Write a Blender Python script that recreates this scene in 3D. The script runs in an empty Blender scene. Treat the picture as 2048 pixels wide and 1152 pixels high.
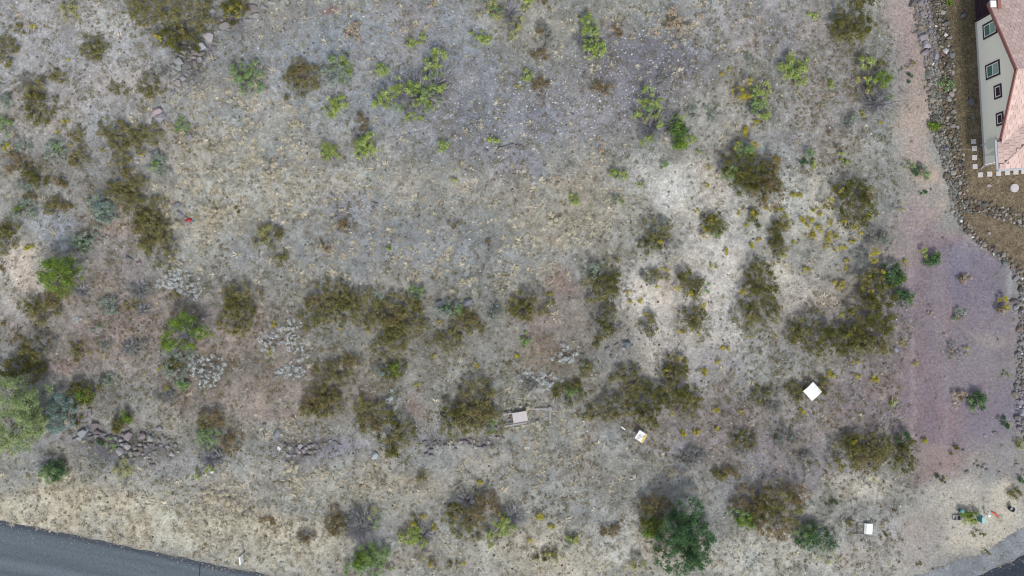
import bpy, math, random
import numpy as np

# ------------------------------------------------------------------ camera, sky, sun, exposure
H = 50.0            # drone height above the lot
PPM = 31.0          # photograph pixels per metre on the ground
scene = bpy.context.scene
cam_d = bpy.data.cameras.new('drone_camera')
cam = bpy.data.objects.new('drone_camera', cam_d)
scene.collection.objects.link(cam)
cam.location = (0, 0, H)
cam.rotation_euler = (0, 0, 0)
cam_d.sensor_width = 36.0
cam_d.lens = 36.0 * H / (2048 / PPM)
cam_d.clip_start = 0.5
cam_d.clip_end = 4000
scene.camera = cam

SUN_EL = math.radians(50)
SUN_DIR = (0.24, -0.97)                       # horizontal direction towards the sun
world = bpy.data.worlds.new('World')
scene.world = world
world.use_nodes = True
wn = world.node_tree
bg = wn.nodes['Background']
sky = wn.nodes.new('ShaderNodeTexSky')
sky.sky_type = 'NISHITA'
sky.sun_disc = False
sky.sun_elevation = SUN_EL
sky.sun_rotation = math.atan2(SUN_DIR[0], SUN_DIR[1])
sky.air_density = 1.0
sky.dust_density = 1.0
sky.ozone_density = 1.0
veil = wn.nodes.new('ShaderNodeHueSaturation')      # thin high cloud greys the blue
veil.inputs['Saturation'].default_value = 0.4
wn.links.new(sky.outputs[0], veil.inputs['Color'])
wn.links.new(veil.outputs[0], bg.inputs[0])
bg.inputs[1].default_value = 0.13
sun_d = bpy.data.lights.new('sun', 'SUN')
sun_d.energy = 1.5
sun_d.angle = math.radians(8)
sun_d.color = (1.0, 0.95, 0.87)
sun = bpy.data.objects.new('sun', sun_d)
scene.collection.objects.link(sun)
ce = math.cos(SUN_EL)
nrm = math.hypot(*SUN_DIR)
from mathutils import Vector, Matrix
sv = Vector((SUN_DIR[0] / nrm * ce, SUN_DIR[1] / nrm * ce, math.sin(SUN_EL)))
sun.rotation_euler = sv.to_track_quat('Z', 'Y').to_euler()
scene.view_settings.view_transform = 'Standard'
scene.view_settings.look = 'None'
scene.view_settings.gamma = 1.0
scene.view_settings.use_curve_mapping = False
scene.view_settings.exposure = 0.74
scene.cycles.filter_width = 1.1
scene.cycles.max_bounces = 6

# ------------------------------------------------------------------ helpers
C = scene.collection
rng = np.random.default_rng(11)
random.seed(5)
PI = math.pi

def lin(c):
    c = np.asarray(c, dtype=float) / 255.0
    return np.where(c <= 0.04045, c / 12.92, ((c + 0.055) / 1.055) ** 2.4)

def hash2(ix, iy, seed):
    n = (ix.astype(np.int64) * 374761393 + iy.astype(np.int64) * 668265263 + seed * 1442695041) & 0xFFFFFFFF
    n = ((n ^ (n >> 13)) * 1274126177) & 0xFFFFFFFF
    n = n ^ (n >> 16)
    return (n & 0xFFFFFF) / float(0xFFFFFF)

def vnoise(x, y, scale, seed):
    x = np.asarray(x, float) / scale; y = np.asarray(y, float) / scale
    ix = np.floor(x); iy = np.floor(y)
    fx = x - ix; fy = y - iy
    fx = fx * fx * (3 - 2 * fx); fy = fy * fy * (3 - 2 * fy)
    ix = ix.astype(np.int64); iy = iy.astype(np.int64)
    a = hash2(ix, iy, seed); b = hash2(ix + 1, iy, seed)
    c = hash2(ix, iy + 1, seed); d = hash2(ix + 1, iy + 1, seed)
    return (a * (1 - fx) + b * fx) * (1 - fy) + (c * (1 - fx) + d * fx) * fy

def fbm(x, y, scale, seed, octv=3):
    s = 0; w = 1.0; t = 0
    for k in range(octv):
        s = s + w * vnoise(x, y, scale / 2 ** k, seed + 17 * k); t += w; w *= 0.5
    return s / t

def in_poly(px, py, poly):
    px = np.asarray(px, float); py = np.asarray(py, float)
    r = np.zeros(px.shape, bool)
    n = len(poly)
    for i in range(n):
        x0, y0 = poly[i]; x1, y1 = poly[(i + 1) % n]
        if y0 == y1:
            continue
        c = ((y0 > py) != (y1 > py)) & (px < (x1 - x0) * (py - y0) / (y1 - y0) + x0)
        r ^= c
    return r

def w2p(x, y):
    return x * PPM + 1024, 576 - y * PPM

def p2w(px, py, h=0.0):
    k = (1 - h / H) / PPM
    return (px - 1024) * k, (576 - py) * k

def sstep(a, b, x):
    t = np.clip((x - a) / (b - a), 0, 1)
    return t * t * (3 - 2 * t)

# ---- layout lines of the place (in photograph pixels on the ground)
ROAD_EDGE = [(-1400, 800), (-600, 922), (-200, 998), (0, 1042), (130, 1067), (270, 1096), (400, 1124), (512, 1145), (640, 1171),
             (800, 1203), (1000, 1240), (1200, 1262), (1400, 1270), (1600, 1253), (1780, 1210), (1900, 1172), (1960, 1149),
             (2000, 1134), (2048, 1109), (2130, 1052), (2230, 960), (2330, 840), (2600, 420)]
APRON = [(1700, 1190), (1800, 1160), (1840, 1148), (1900, 1131), (1952, 1112), (2000, 1089), (2048, 1056), (2120, 985), (2200, 905),
         (2300, 800), (2400, 780), (2330, 846), (2230, 966), (2130, 1058), (2048, 1115), (2000, 1140), (1960, 1155), (1900, 1178), (1780, 1216)]
TRACK = [(1772, -300), (1775, 0), (1792, 150), (1790, 300), (1802, 400), (1788, 480), (1812, 560), (1836, 650), (1800, 760),
         (1832, 860), (1842, 960), (1812, 1060), (1790, 1152), (1720, 1190), (1952, 1106), (2000, 1082), (2080, 1020), (2120, 900), (2052, 840), (2046, 600), (2030, 540),
         (1985, 508), (1945, 478), (1912, 440), (1900, 410), (1893, 345), (1874, 290), (1858, 255), (1850, 190), (1842, 110), (1830, 40), (1822, 0), (1815, -300)]
YARD = [(1855, -900), (1855, 0), (1872, 60), (1880, 130), (1880, 210), (1890, 270), (1905, 320), (1915, 400), (1918, 440), (1950, 476),
        (1990, 506), (2035, 541), (2052, 570), (2050, 840), (2120, 880), (2700, 500), (2700, -900)]

def road_dist(px, py):
    """signed distance (px units) to the road edge polyline, positive on the lot side"""
    px = np.asarray(px, float); py = np.asarray(py, float)
    best = np.full(px.shape, 1e9); sign = np.ones(px.shape)
    for (x0, y0), (x1, y1) in zip(ROAD_EDGE[:-1], ROAD_EDGE[1:]):
        dx, dy = x1 - x0, y1 - y0
        L = dx * dx + dy * dy
        t = np.clip(((px - x0) * dx + (py - y0) * dy) / L, 0, 1)
        qx = px - x0 - t * dx; qy = py - y0 - t * dy
        d = np.hypot(qx, qy)
        m = d < best
        best = np.where(m, d, best)
        sign = np.where(m, np.where(dx * qy - dy * qx > 0, -1, 1), sign)
    return best * sign

def relief(x, y):
    px, py = w2p(np.asarray(x, float), np.asarray(y, float))
    z = 0.34 * (fbm(x, y, 7.0, 3) - 0.5) + 0.14 * (fbm(x, y, 1.3, 9) - 0.5)
    m = sstep(10, 130, road_dist(px, py))
    m = m * (1 - sstep(1740, 1850, px) * 0.85)
    m = m * (1 - sstep(1890, 1925, px))
    m = m * (1 - sstep(1000, 1500, np.abs(py - 576)))
    return z * m

def gz(x, y):
    return float(relief(np.array([x]), np.array([y]))[0])

# ---- materials
def new_mat(name):
    m = bpy.data.materials.new(name)
    m.use_nodes = True
    nt = m.node_tree
    b = nt.nodes['Principled BSDF']
    b.inputs['Roughness'].default_value = 0.9
    b.inputs['Specular IOR Level'].default_value = 0.15
    return m, nt, b

def mat_flat(name, c, rough=0.8, grain=0.12, gscale=40, spec=0.2, bump=0.0, metal=0.0):
    """a painted, wooden or stony surface with its own fine grain"""
    m, nt, b = new_mat(name)
    b.inputs['Roughness'].default_value = rough
    b.inputs['Specular IOR Level'].default_value = spec
    b.inputs['Metallic'].default_value = metal
    tc = nt.nodes.new('ShaderNodeTexCoord')
    n = nt.nodes.new('ShaderNodeTexNoise'); n.inputs['Scale'].default_value = gscale; n.inputs['Detail'].default_value = 5
    nt.links.new(tc.outputs['Object'], n.inputs['Vector'])
    r = nt.nodes.new('ShaderNodeMapRange')
    r.inputs['From Min'].default_value = 0.3; r.inputs['From Max'].default_value = 0.7
    r.inputs['To Min'].default_value = 1 - grain; r.inputs['To Max'].default_value = 1 + grain
    nt.links.new(n.outputs['Fac'], r.inputs['Value'])
    v = nt.nodes.new('ShaderNodeVectorMath'); v.operation = 'SCALE'
    v.inputs[0].default_value = tuple(lin(c))
    nt.links.new(r.outputs[0], v.inputs['Scale'])
    nt.links.new(v.outputs[0], b.inputs['Base Color'])
    if bump:
        bp = nt.nodes.new('ShaderNodeBump'); bp.inputs['Strength'].default_value = bump; bp.inputs['Distance'].default_value = 0.02
        nt.links.new(n.outputs['Fac'], bp.inputs['Height']); nt.links.new(bp.outputs[0], b.inputs['Normal'])
    return m

def mat_attr(name, rough=0.85, grain=0.0, gscale=30, bump=0.0, spec=0.12, transl=0.0, obj_color=False, random_v=0.0):
    """colour from the mesh attribute Col (or the object's own colour), with grain"""
    m, nt, b = new_mat(name)
    b.inputs['Roughness'].default_value = rough
    b.inputs['Specular IOR Level'].default_value = spec
    if obj_color:
        a = nt.nodes.new('ShaderNodeObjectInfo'); out = a.outputs['Color']
    else:
        a = nt.nodes.new('ShaderNodeAttribute'); a.attribute_name = 'Col'; out = a.outputs['Color']
    if grain or bump:
        tc = nt.nodes.new('ShaderNodeTexCoord')
        n = nt.nodes.new('ShaderNodeTexNoise'); n.inputs['Scale'].default_value = gscale; n.inputs['Detail'].default_value = 6
        n.inputs['Roughness'].default_value = 0.7
        nt.links.new(tc.outputs['Object'], n.inputs['Vector'])
        r = nt.nodes.new('ShaderNodeMapRange')
        r.inputs['From Min'].default_value = 0.28; r.inputs['From Max'].default_value = 0.72
        r.inputs['To Min'].default_value = 1 - grain; r.inputs['To Max'].default_value = 1 + grain
        nt.links.new(n.outputs['Fac'], r.inputs['Value'])
        v = nt.nodes.new('ShaderNodeVectorMath'); v.operation = 'SCALE'
        nt.links.new(out, v.inputs[0]); nt.links.new(r.outputs[0], v.inputs['Scale'])
        out = v.outputs[0]
        if bump:
            bp = nt.nodes.new('ShaderNodeBump'); bp.inputs['Strength'].default_value = bump; bp.inputs['Distance'].default_value = 0.03
            nt.links.new(n.outputs['Fac'], bp.inputs['Height']); nt.links.new(bp.outputs[0], b.inputs['Normal'])
    nt.links.new(out, b.inputs['Base Color'])
    return m

# ---- mesh building
def np_mesh(name, V, Q, col=None, mat=None, smooth=False):
    """V (n,3), Q (m,k) faces with k corners each, or a list of such arrays"""
    me = bpy.data.meshes.new(name)
    if not isinstance(Q, list):
        Q = [Q]
    Q = [q for q in Q if len(q)]
    nv = len(V)
    me.vertices.add(nv)
    me.vertices.foreach_set('co', np.asarray(V, np.float32).ravel())
    li = np.concatenate([q.ravel() for q in Q]).astype(np.int32)
    tot = np.concatenate([np.full(len(q), q.shape[1], np.int32) for q in Q])
    st = np.concatenate([[0], np.cumsum(tot)[:-1]]).astype(np.int32)
    me.loops.add(len(li)); me.loops.foreach_set('vertex_index', li)
    me.polygons.add(len(tot)); me.polygons.foreach_set('loop_start', st)
    try:
        me.polygons.foreach_set('loop_total', tot)
    except Exception:
        pass
    if col is not None:
        a = me.color_attributes.new('Col', 'FLOAT_COLOR', 'POINT')
        c4 = np.ones((nv, 4), np.float32); c4[:, :3] = col
        a.data.foreach_set('color', c4.ravel())
    me.update(calc_edges=True)
    me.polygons.foreach_set('use_smooth', np.full(len(tot), bool(smooth)))
    if mat:
        me.materials.append(mat)
    return me

def link(name, data, parent=None, loc=None, rot=None):
    o = bpy.data.objects.new(name, data)
    C.objects.link(o)
    if parent is not None:
        o.parent = parent
    if loc is not None:
        o.location = loc
    if rot is not None:
        o.rotation_euler = rot
    return o

def tag(o, label=None, cat=None, group=None, kind=None):
    if label: o['label'] = label
    if cat: o['category'] = cat
    if group: o['group'] = group
    if kind: o['kind'] = kind
    return o

class MB:
    """collects simple solids into one mesh"""
    def __init__(s): s.v = []; s.f = []
    def add(s, vs, fs):
        k = len(s.v); s.v += [tuple(v) for v in vs]; s.f += [tuple(i + k for i in f) for f in fs]
    def box(s, x0, x1, y0, y1, z0, z1, M=None):
        vs = [Vector((x, y, z)) for z in (z0, z1) for (x, y) in ((x0, y0), (x1, y0), (x1, y1), (x0, y1))]
        if M is not None: vs = [M @ v for v in vs]
        s.add(vs, [(3, 2, 1, 0), (4, 5, 6, 7), (0, 1, 5, 4), (1, 2, 6, 5), (2, 3, 7, 6), (3, 0, 4, 7)])
    def prism(s, poly, z0, z1):
        n = len(poly)
        s.add([(x, y, z0) for x, y in poly] + [(x, y, z1) for x, y in poly],
              [tuple(range(n - 1, -1, -1)), tuple(range(n, 2 * n))] + [(i, (i + 1) % n, n + (i + 1) % n, n + i) for i in range(n)])
    def tube(s, pts, r, n=8, r1=None):
        pts = [Vector(p) for p in pts]; rings = []
        for i, p in enumerate(pts):
            d = (pts[min(i + 1, len(pts) - 1)] - pts[max(i - 1, 0)]).normalized()
            a = d.orthogonal().normalized(); b = d.cross(a)
            rr = r if r1 is None else r + (r1 - r) * i / (len(pts) - 1)
            rings.append([p + (a * math.cos(t) + b * math.sin(t)) * rr for t in [2 * PI * k / n for k in range(n)]])
        fs = []
        for i in range(len(pts) - 1):
            for k in range(n):
                fs.append((i * n + k, i * n + (k + 1) % n, (i + 1) * n + (k + 1) % n, (i + 1) * n + k))
        fs.append(tuple(range(n - 1, -1, -1))); fs.append(tuple((len(pts) - 1) * n + k for k in range(n)))
        s.add([v for r_ in rings for v in r_], fs)
    def lathe(s, prof, n=16, c=(0, 0)):
        rings = [[(c[0] + r * math.cos(2 * PI * k / n), c[1] + r * math.sin(2 * PI * k / n), z) for k in range(n)] for r, z in prof]
        fs = []
        for i in range(len(prof) - 1):
            for k in range(n):
                fs.append((i * n + k, i * n + (k + 1) % n, (i + 1) * n + (k + 1) % n, (i + 1) * n + k))
        fs.append(tuple(range(n - 1, -1, -1))); fs.append(tuple((len(prof) - 1) * n + k for k in range(n)))
        s.add([v for r_ in rings for v in r_], fs)
    def build(s, name, mat, parent=None, bevel=0.0, smooth=False, loc=None, rot=None):
        me = bpy.data.meshes.new(name)
        me.from_pydata([tuple(v) for v in s.v], [], s.f)
        me.validate(); me.update()
        if smooth:
            me.polygons.foreach_set('use_smooth', [True] * len(me.polygons))
        me.materials.append(mat)
        o = link(name, me, parent, loc, rot)
        if bevel:
            b = o.modifiers.new('bevel', 'BEVEL'); b.width = bevel; b.segments = 2; b.limit_method = 'ANGLE'
        return o

def empty(name, loc, rz=0.0):
    o = link(name, None, None, loc, (0, 0, rz))
    o.empty_display_size = 0.2
    return o

# ------------------------------------------------------------------ the ground
def graded(a, b, step, far):
    core = np.arange(a, b + step * 0.5, step)
    ext = []; d = step; p = 0
    while p < far:
        d *= 1.35; p += d; ext.append(p)
    ext = np.array(ext)
    return np.concatenate([a - ext[::-1], core, core[-1] + ext])

xs = graded(-37.0, 38.0, 0.13, 700)
ys = graded(-21.5, 21.5, 0.13, 700)
GX, GY = np.meshgrid(xs, ys)
GPX, GPY = w2p(GX, GY)

# soil regions: (cx, cy, rx, ry, colour, strength)
SOIL = [
    (150, 120, 260, 200, (171, 168, 170), .8), (40, 560, 60, 90, (190, 184, 178), .9), (110, 455, 60, 40, (165, 172, 182), .9),
    (30, 545, 40, 40, (195, 178, 168), .6), (230, 40, 90, 60, (176, 176, 178), .6), (180, 270, 120, 60, (170, 168, 170), .5),
    (330, 330, 60, 90, (150, 142, 142), .5), (30, 640, 60, 40, (168, 168, 172), .6),
    (700, 180, 330, 170, (150, 154, 160), .9), (960, 210, 180, 130, (138, 141, 149), .85), (1290, 130, 170, 90, (127, 126, 134), 1.0),
    (1180, 220, 150, 80, (136, 136, 144), .75), (1090, 250, 70, 50, (142, 143, 150), .7), (850, 60, 130, 60, (152, 152, 156), .7), (1450, 40, 120, 70, (160, 157, 156), .7),
    (540, 330, 250, 160, (170, 168, 160), .8), (420, 390, 120, 130, (176, 172, 162), .7), (640, 310, 90, 50, (160, 162, 165), .6),
    (1150, 420, 140, 90, (166, 160, 148), .8), (1035, 335, 45, 45, (152, 152, 161), 1.0), (700, 400, 48, 28, (152, 153, 160), 1.0),
    (760, 480, 300, 80, (148, 149, 150), .8), (1250, 370, 60, 40, (165, 163, 160), .6),
    (1350, 365, 95, 55, (190, 185, 181), 1.0), (1440, 420, 70, 60, (182, 178, 176), .8), (1440, 520, 105, 105, (190, 185, 183), 1.0), (1300, 600, 70, 95, (190, 184, 181), 1.0),
    (1450, 640, 80, 90, (187, 181, 178), 1.0), (1330, 695, 70, 85, (182, 176, 174), .9), (1420, 740, 90, 60, (172, 166, 166), .8), (1590, 420, 120, 80, (184, 181, 176), 1.0),
    (1560, 560, 70, 60, (186, 180, 174), .9), (1630, 590, 75, 30, (182, 174, 166), .8), (1440, 240, 80, 50, (172, 170, 167), .7), (1620, 270, 120, 70, (172, 168, 166), .8), (1290, 510, 30, 50, (184, 180, 177), .7),
    (1650, 200, 120, 120, (150, 145, 148), .5), (1560, 60, 150, 70, (156, 150, 152), .7),
    (1130, 578, 42, 30, (148, 122, 114), .75), (1085, 705, 45, 34, (148, 124, 116), .8), (825, 808, 28, 19, (144, 118, 112), .8), (235, 452, 45, 28, (150, 132, 130), .6),
    (600, 690, 50, 34, (146, 126, 122), .6), (555, 825, 60, 22, (142, 124, 124), .55), (140, 740, 60, 24, (156, 132, 134), .8), (665, 15, 34, 12, (148, 124, 121), .8),
    (1710, 800, 90, 80, (132, 120, 122), .9), (1190, 840, 24, 30, (148, 122, 122), .6), (1180, 900, 20, 60, (152, 132, 128), .5), (250, 560, 70, 60, (152, 138, 138), .5),
    (300, 640, 120, 60, (160, 152, 155), .5), (1090, 640, 60, 40, (152, 140, 136), .5), (230, 650, 80, 50, (158, 146, 148), .6),
    (1470, 850, 220, 100, (138, 133, 134), .8), (340, 700, 300, 130, (140, 134, 132), .55), (850, 730, 330, 120, (138, 135, 127), .6), (1190, 760, 140, 90, (138, 134, 128), .6), (1640, 640, 130, 100, (142, 136, 134), .55), (120, 350, 130, 110, (150, 146, 143), .4), (1600, 940, 120, 60, (146, 140, 146), .7), (1050, 930, 160, 80, (154, 152, 148), .5),
    (200, 880, 140, 40, (150, 150, 156), .6), (640, 910, 110, 32, (140, 138, 146), .9), (330, 930, 80, 30, (150, 150, 156), .5), (860, 860, 80, 30, (140, 138, 142), .5),
    (100, 1010, 330, 60, (190, 182, 168), .95), (330, 1060, 260, 46, (188, 182, 170), .95), (560, 1090, 150, 60, (184, 178, 167), .9), (720, 970, 180, 50, (168, 163, 152), .7), (450, 980, 140, 50, (168, 163, 156), .7),
    (1150, 1110, 240, 70, (184, 178, 168), .9), (1240, 1060, 70, 50, (180, 174, 170), .8), (1560, 1110, 140, 60, (184, 179, 172), .9), (1720, 980, 70, 34, (184, 179, 172), .9), (1480, 980, 60, 40, (150, 142, 144), .6),
    (1770, 1100, 120, 70, (172, 168, 164), .8), (960, 1110, 200, 60, (176, 171, 160), .7), (1570, 825, 60, 40, (172, 168, 164), .6), (1440, 905, 120, 60, (152, 148, 148), .5),
    (250, 885, 100, 36, (96, 94, 99), .85), (390, 118, 40, 66, (100, 98, 103), .9), (460, 48, 40, 22, (108, 104, 110), .7), (930, 890, 95, 15, (100, 97, 100), .75), (608, 898, 55, 18, (100, 98, 104), .7),  # ground under rock clusters painted darker, for the shaded gaps between stones
    (300, 660, 330, 120, (150, 132, 128), .45), (560, 780, 260, 80, (148, 131, 124), .45), (1120, 650, 110, 110, (150, 134, 124), .5), (1500, 860, 240, 80, (142, 130, 132), .5), (230, 470, 110, 120, (152, 138, 136), .4),
    # the track
    (1815, 90, 40, 130, (168, 154, 152), 1.0), (1830, 260, 45, 100, (178, 164, 156), 1.0), (1862, 370, 45, 70, (186, 170, 160), 1.0), (1830, 440, 60, 60, (164, 148, 148), .9),
    (1930, 500, 45, 34, (176, 160, 152), 1.0), (1860, 540, 80, 90, (139, 127, 136), .95), (1960, 590, 95, 125, (133, 125, 139), .95), (1850, 680, 85, 135, (136, 124, 133), .95), (1960, 700, 95, 100, (138, 130, 139), .95),
    (1870, 830, 105, 115, (137, 123, 132), .95), (1980, 830, 80, 90, (137, 128, 140), .9), (1770, 700, 90, 130, (142, 130, 136), .55), (1770, 500, 50, 60, (148, 136, 140), .5), (1870, 940, 60, 60, (152, 136, 134), .9), (1900, 985, 90, 45, (178, 174, 170), .9), (1960, 1060, 120, 60, (184, 177, 169), 1.0),
    (2015, 1010, 40, 40, (192, 184, 174), .9), (1845, 1060, 60, 60, (166, 160, 157), .9), (2000, 930, 70, 50, (150, 145, 146), .7), (2038, 570, 12, 30, (168, 166, 168), .9), (1985, 680, 40, 24, (162, 154, 150), .6),
]
wx = GX + 1.1 * (fbm(GX, GY, 2.6, 21) - .5) * 2
wy = GY + 1.1 * (fbm(GX, GY, 2.6, 22) - .5) * 2
WPX, WPY = w2p(wx, wy)
base = lin((153, 153, 147)) * .76
PATCHY = fbm(GX, GY, .9, 33, 3)
gcol = np.ones(GX.shape + (3,)) * base
for (cx, cy, rx, ry, c, s) in SOIL:
    r = np.hypot((WPX - cx) / rx, (WPY - cy) / ry)
    a = (1 - sstep(0.35, 1.3, r)) * s
    if max(c) - min(c) > 22 and rx < 90: a = a * (.25 + .9 * sstep(.3, .65, PATCHY))
    k_ = .83 if np.mean(c) > 173 else .75
    cg = lin(c) * k_ * (np.array([.99, 1.0, .965]) if np.mean(c) > 173 else 1) * np.array([1.0, 1.01, .985 if c[2] < c[0] + 4 else 1.0])
    gcol += (cg - gcol) * a[..., None]
# wheel ruts of the track, paler and redder lines of bare soil
for ax, wd, c in ((1868, 4, (156, 136, 134)), (1893, 3, (146, 130, 132)), (1888, 3, (150, 130, 130)), (1815, 5, (172, 162, 160)), (1880, 5, (158, 148, 150))):
    rx = ax + 14 * np.sin((GPY - 500) / 160.0)
    a = np.exp(-((WPX * .25 + GPX * .75 - rx) / wd) ** 2) * sstep(420, 560, GPY) * (1 - sstep(900, 1010, GPY)) * 0.4
    gcol += (lin(c) * .78 - gcol) * a[..., None]
# mottling of the soil itself
mott = 0.54 + 0.52 * fbm(GX, GY, 1.7, 31, 4) + 0.42 * vnoise(GX, GY, 0.33, 41)
TR = sum(in_poly(GPX + 22 * math.cos(k) * (.5 + .1 * k), GPY + 22 * math.sin(k), TRACK).astype(float) for k in range(8)) / 8
mott = mott * (1 - .6 * TR) + .6 * TR
warm = fbm(GX, GY, 2.2, 51, 3) - .5
OUT = sstep(38, 60, np.hypot(GX, GY * 1.7))        # beyond the lot the sheet is coarse: even soil
mott = mott * (1 - OUT) + OUT * .98
warm = warm * (1 - OUT)
gcol = gcol * mott[..., None]
gcol[..., 0] *= 1 + .16 * warm; gcol[..., 2] *= 1 - .16 * warm
# the yard's brown gravel
yard_m = in_poly(GPX, GPY, YARD)
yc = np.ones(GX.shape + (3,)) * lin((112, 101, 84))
t = (1 - sstep(230, 420, GPY)) * .75  # house shade and some moss painted into the upper yard as darker colour
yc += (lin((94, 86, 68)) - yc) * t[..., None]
yc *= ((0.75 + .5 * vnoise(GX, GY, .28, 61)) * (1 - OUT) + OUT)[..., None]
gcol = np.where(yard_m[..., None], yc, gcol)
GZ = relief(GX, GY)

nx, ny = len(xs), len(ys)
idx = np.arange(nx * ny).reshape(ny, nx)
quads = np.stack([idx[:-1, :-1], idx[:-1, 1:], idx[1:, 1:], idx[1:, :-1]], -1).reshape(-1, 4)
fcx = (GPX[:-1, :-1] + GPX[1:, 1:]) / 2; fcy = (GPY[:-1, :-1] + GPY[1:, 1:]) / 2
jx = fcx + 14 * (vnoise(fcx, fcy, 40, 71) - .5) * 2
f_yard = in_poly(fcx, fcy, YARD).ravel()
f_track = in_poly(jx, fcy, TRACK).ravel() & ~f_yard
Vg = np.stack([GX.ravel(), GY.ravel(), GZ.ravel()], -1)
Cg = gcol.reshape(-1, 3)

def soil_mat(name, peb, spd):
    m, nt, b = new_mat(name)
    b.inputs['Roughness'].default_value = 1.0
    b.inputs['Specular IOR Level'].default_value = 0.0
    a = nt.nodes.new('ShaderNodeAttribute'); a.attribute_name = 'Col'
    g = nt.nodes.new('ShaderNodeNewGeometry')
    def noise(sc, det, ro):
        n = nt.nodes.new('ShaderNodeTexNoise'); n.inputs['Scale'].default_value = sc; n.inputs['Detail'].default_value = det; n.inputs['Roughness'].default_value = ro
        nt.links.new(g.outputs['Position'], n.inputs['Vector']); return n
    def rng_(src, lo, hi, f0=.3, f1=.7):
        r = nt.nodes.new('ShaderNodeMapRange'); r.inputs['From Min'].default_value = f0; r.inputs['From Max'].default_value = f1
        r.inputs['To Min'].default_value = lo; r.inputs['To Max'].default_value = hi
        nt.links.new(src, r.inputs['Value']); return r.outputs[0]
    def mul(x, y):
        q = nt.nodes.new('ShaderNodeMath'); q.operation = 'MULTIPLY'; nt.links.new(x, q.inputs[0]); nt.links.new(y, q.inputs[1]); return q.outputs[0]
    n1 = noise(5.5, 8, .75); n2 = noise(17, 3, .6)
    f = mul(rng_(n1.outputs['Fac'], .62, 1.38), rng_(n2.outputs['Fac'], .78, 1.22))
    v = nt.nodes.new('ShaderNodeTexVoronoi'); v.inputs['Scale'].default_value = peb
    nt.links.new(g.outputs['Position'], v.inputs['Vector'])
    f = mul(f, rng_(v.outputs['Color'], 1 - spd, 1 + spd, .1, .9))
    s = nt.nodes.new('ShaderNodeVectorMath'); s.operation = 'SCALE'
    nt.links.new(a.outputs['Color'], s.inputs[0]); nt.links.new(f, s.inputs['Scale'])
    nt.links.new(s.outputs[0], b.inputs['Base Color'])
    bp = nt.nodes.new('ShaderNodeBump'); bp.inputs['Strength'].default_value = .9; bp.inputs['Distance'].default_value = .06
    nt.links.new(n1.outputs['Fac'], bp.inputs['Height']); nt.links.new(bp.outputs[0], b.inputs['Normal'])
    return m

M_SOIL = soil_mat('soil', 16, .16)
M_TRACK = soil_mat('packed_soil', 22, .12)
M_YARD = soil_mat('brown_gravel', 13, .35)
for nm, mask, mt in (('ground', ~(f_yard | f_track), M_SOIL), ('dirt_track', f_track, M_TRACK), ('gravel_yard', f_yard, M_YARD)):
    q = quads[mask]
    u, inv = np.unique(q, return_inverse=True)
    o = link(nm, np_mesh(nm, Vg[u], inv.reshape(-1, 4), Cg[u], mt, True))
    tag(o, kind='structure')

# ------------------------------------------------------------------ the road and its gravel shoulder
def resample(pts, step):
    out = []
    for (x0, y0), (x1, y1) in zip(pts[:-1], pts[1:]):
        n = max(1, int(math.hypot(x1 - x0, y1 - y0) / step))
        out += [(x0 + (x1 - x0) * i / n, y0 + (y1 - y0) * i / n) for i in range(n)]
    return np.array(out + [pts[-1]], float)

def smooth_line(a, k):
    b = a.copy()
    for _ in range(k):
        b[1:-1] = (b[:-2] + 2 * b[1:-1] + b[2:]) / 4
    return b

re_ = smooth_line(resample(ROAD_EDGE, 6), 12)
tan = np.gradient(re_, axis=0); tan /= np.linalg.norm(tan, axis=1)[:, None]
nor = np.stack([-tan[:, 1], tan[:, 0]], -1)           # to the far side of the road (down the picture)
jag = (fbm(np.arange(len(re_)), np.zeros(len(re_)), 4.0, 81, 3) - .5) * 7.0
across = np.concatenate([[0, 2, 5, 9, 13], np.arange(17, 226, 4.0)])
RP = re_[:, None, :] + nor[:, None, :] * (across[None, :, None] + (jag[:, None] * np.clip(1 - across / 9, 0, 1)[None, :])[..., None])
rx_, ry_ = p2w(RP[..., 0], RP[..., 1])
rv = np.stack([rx_, ry_, np.full(rx_.shape, .03)], -1)
ac = np.broadcast_to(across[None, :], rx_.shape)
al = np.broadcast_to(np.arange(len(re_))[:, None] * 6.0, rx_.shape)
streak = .66 + .46 * vnoise(ac + 3 * vnoise(al, ac * 0, 300, 5), al * .012, 13, 91) + .24 * vnoise(ac, al * .02, 5, 92)
wob = 4 * vnoise(al, ac * 0, 140, 6)
for c_, w_, a_ in ((22, 6, .06), (40, 5, -.07), (52, 5, .10), (66, 6, -.10), (82, 7, .13), (99, 6, -.14), (117, 7, .10), (138, 9, -.10), (163, 7, .09), (190, 9, -.08)):
    streak = streak + a_ * np.exp(-((ac + wob - c_) / w_) ** 2) * (.6 + .8 * vnoise(al, ac * 0, 90, 7 + c_))
rcol = lin((85, 93, 100)) * streak[..., None]
rcol = rcol + (lin((62, 68, 78)) - rcol) * ((1 - sstep(5, 13, ac)) * .75)[..., None]
dark = sstep(1500, 1900, RP[..., 0])
rcol = rcol + (lin((50, 57, 66)) * (.85 + .3 * vnoise(ac, al, 6, 93))[..., None] - rcol) * dark[..., None]
n0, n1 = rx_.shape
ri = np.arange(n0 * n1).reshape(n0, n1)
rq = np.stack([ri[:-1, :-1], ri[1:, :-1], ri[1:, 1:], ri[:-1, 1:]], -1).reshape(-1, 4)
skirt_v = rv[:, 0].copy(); skirt_v[:, 2] = -.05
k0 = n0 * n1
sk = np.stack([ri[:-1, 0], np.arange(k0, k0 + n0 - 1), np.arange(k0 + 1, k0 + n0), ri[1:, 0]], -1)
M_ROAD = mat_attr('asphalt', .92, .3, 9, .3, .1)
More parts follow.
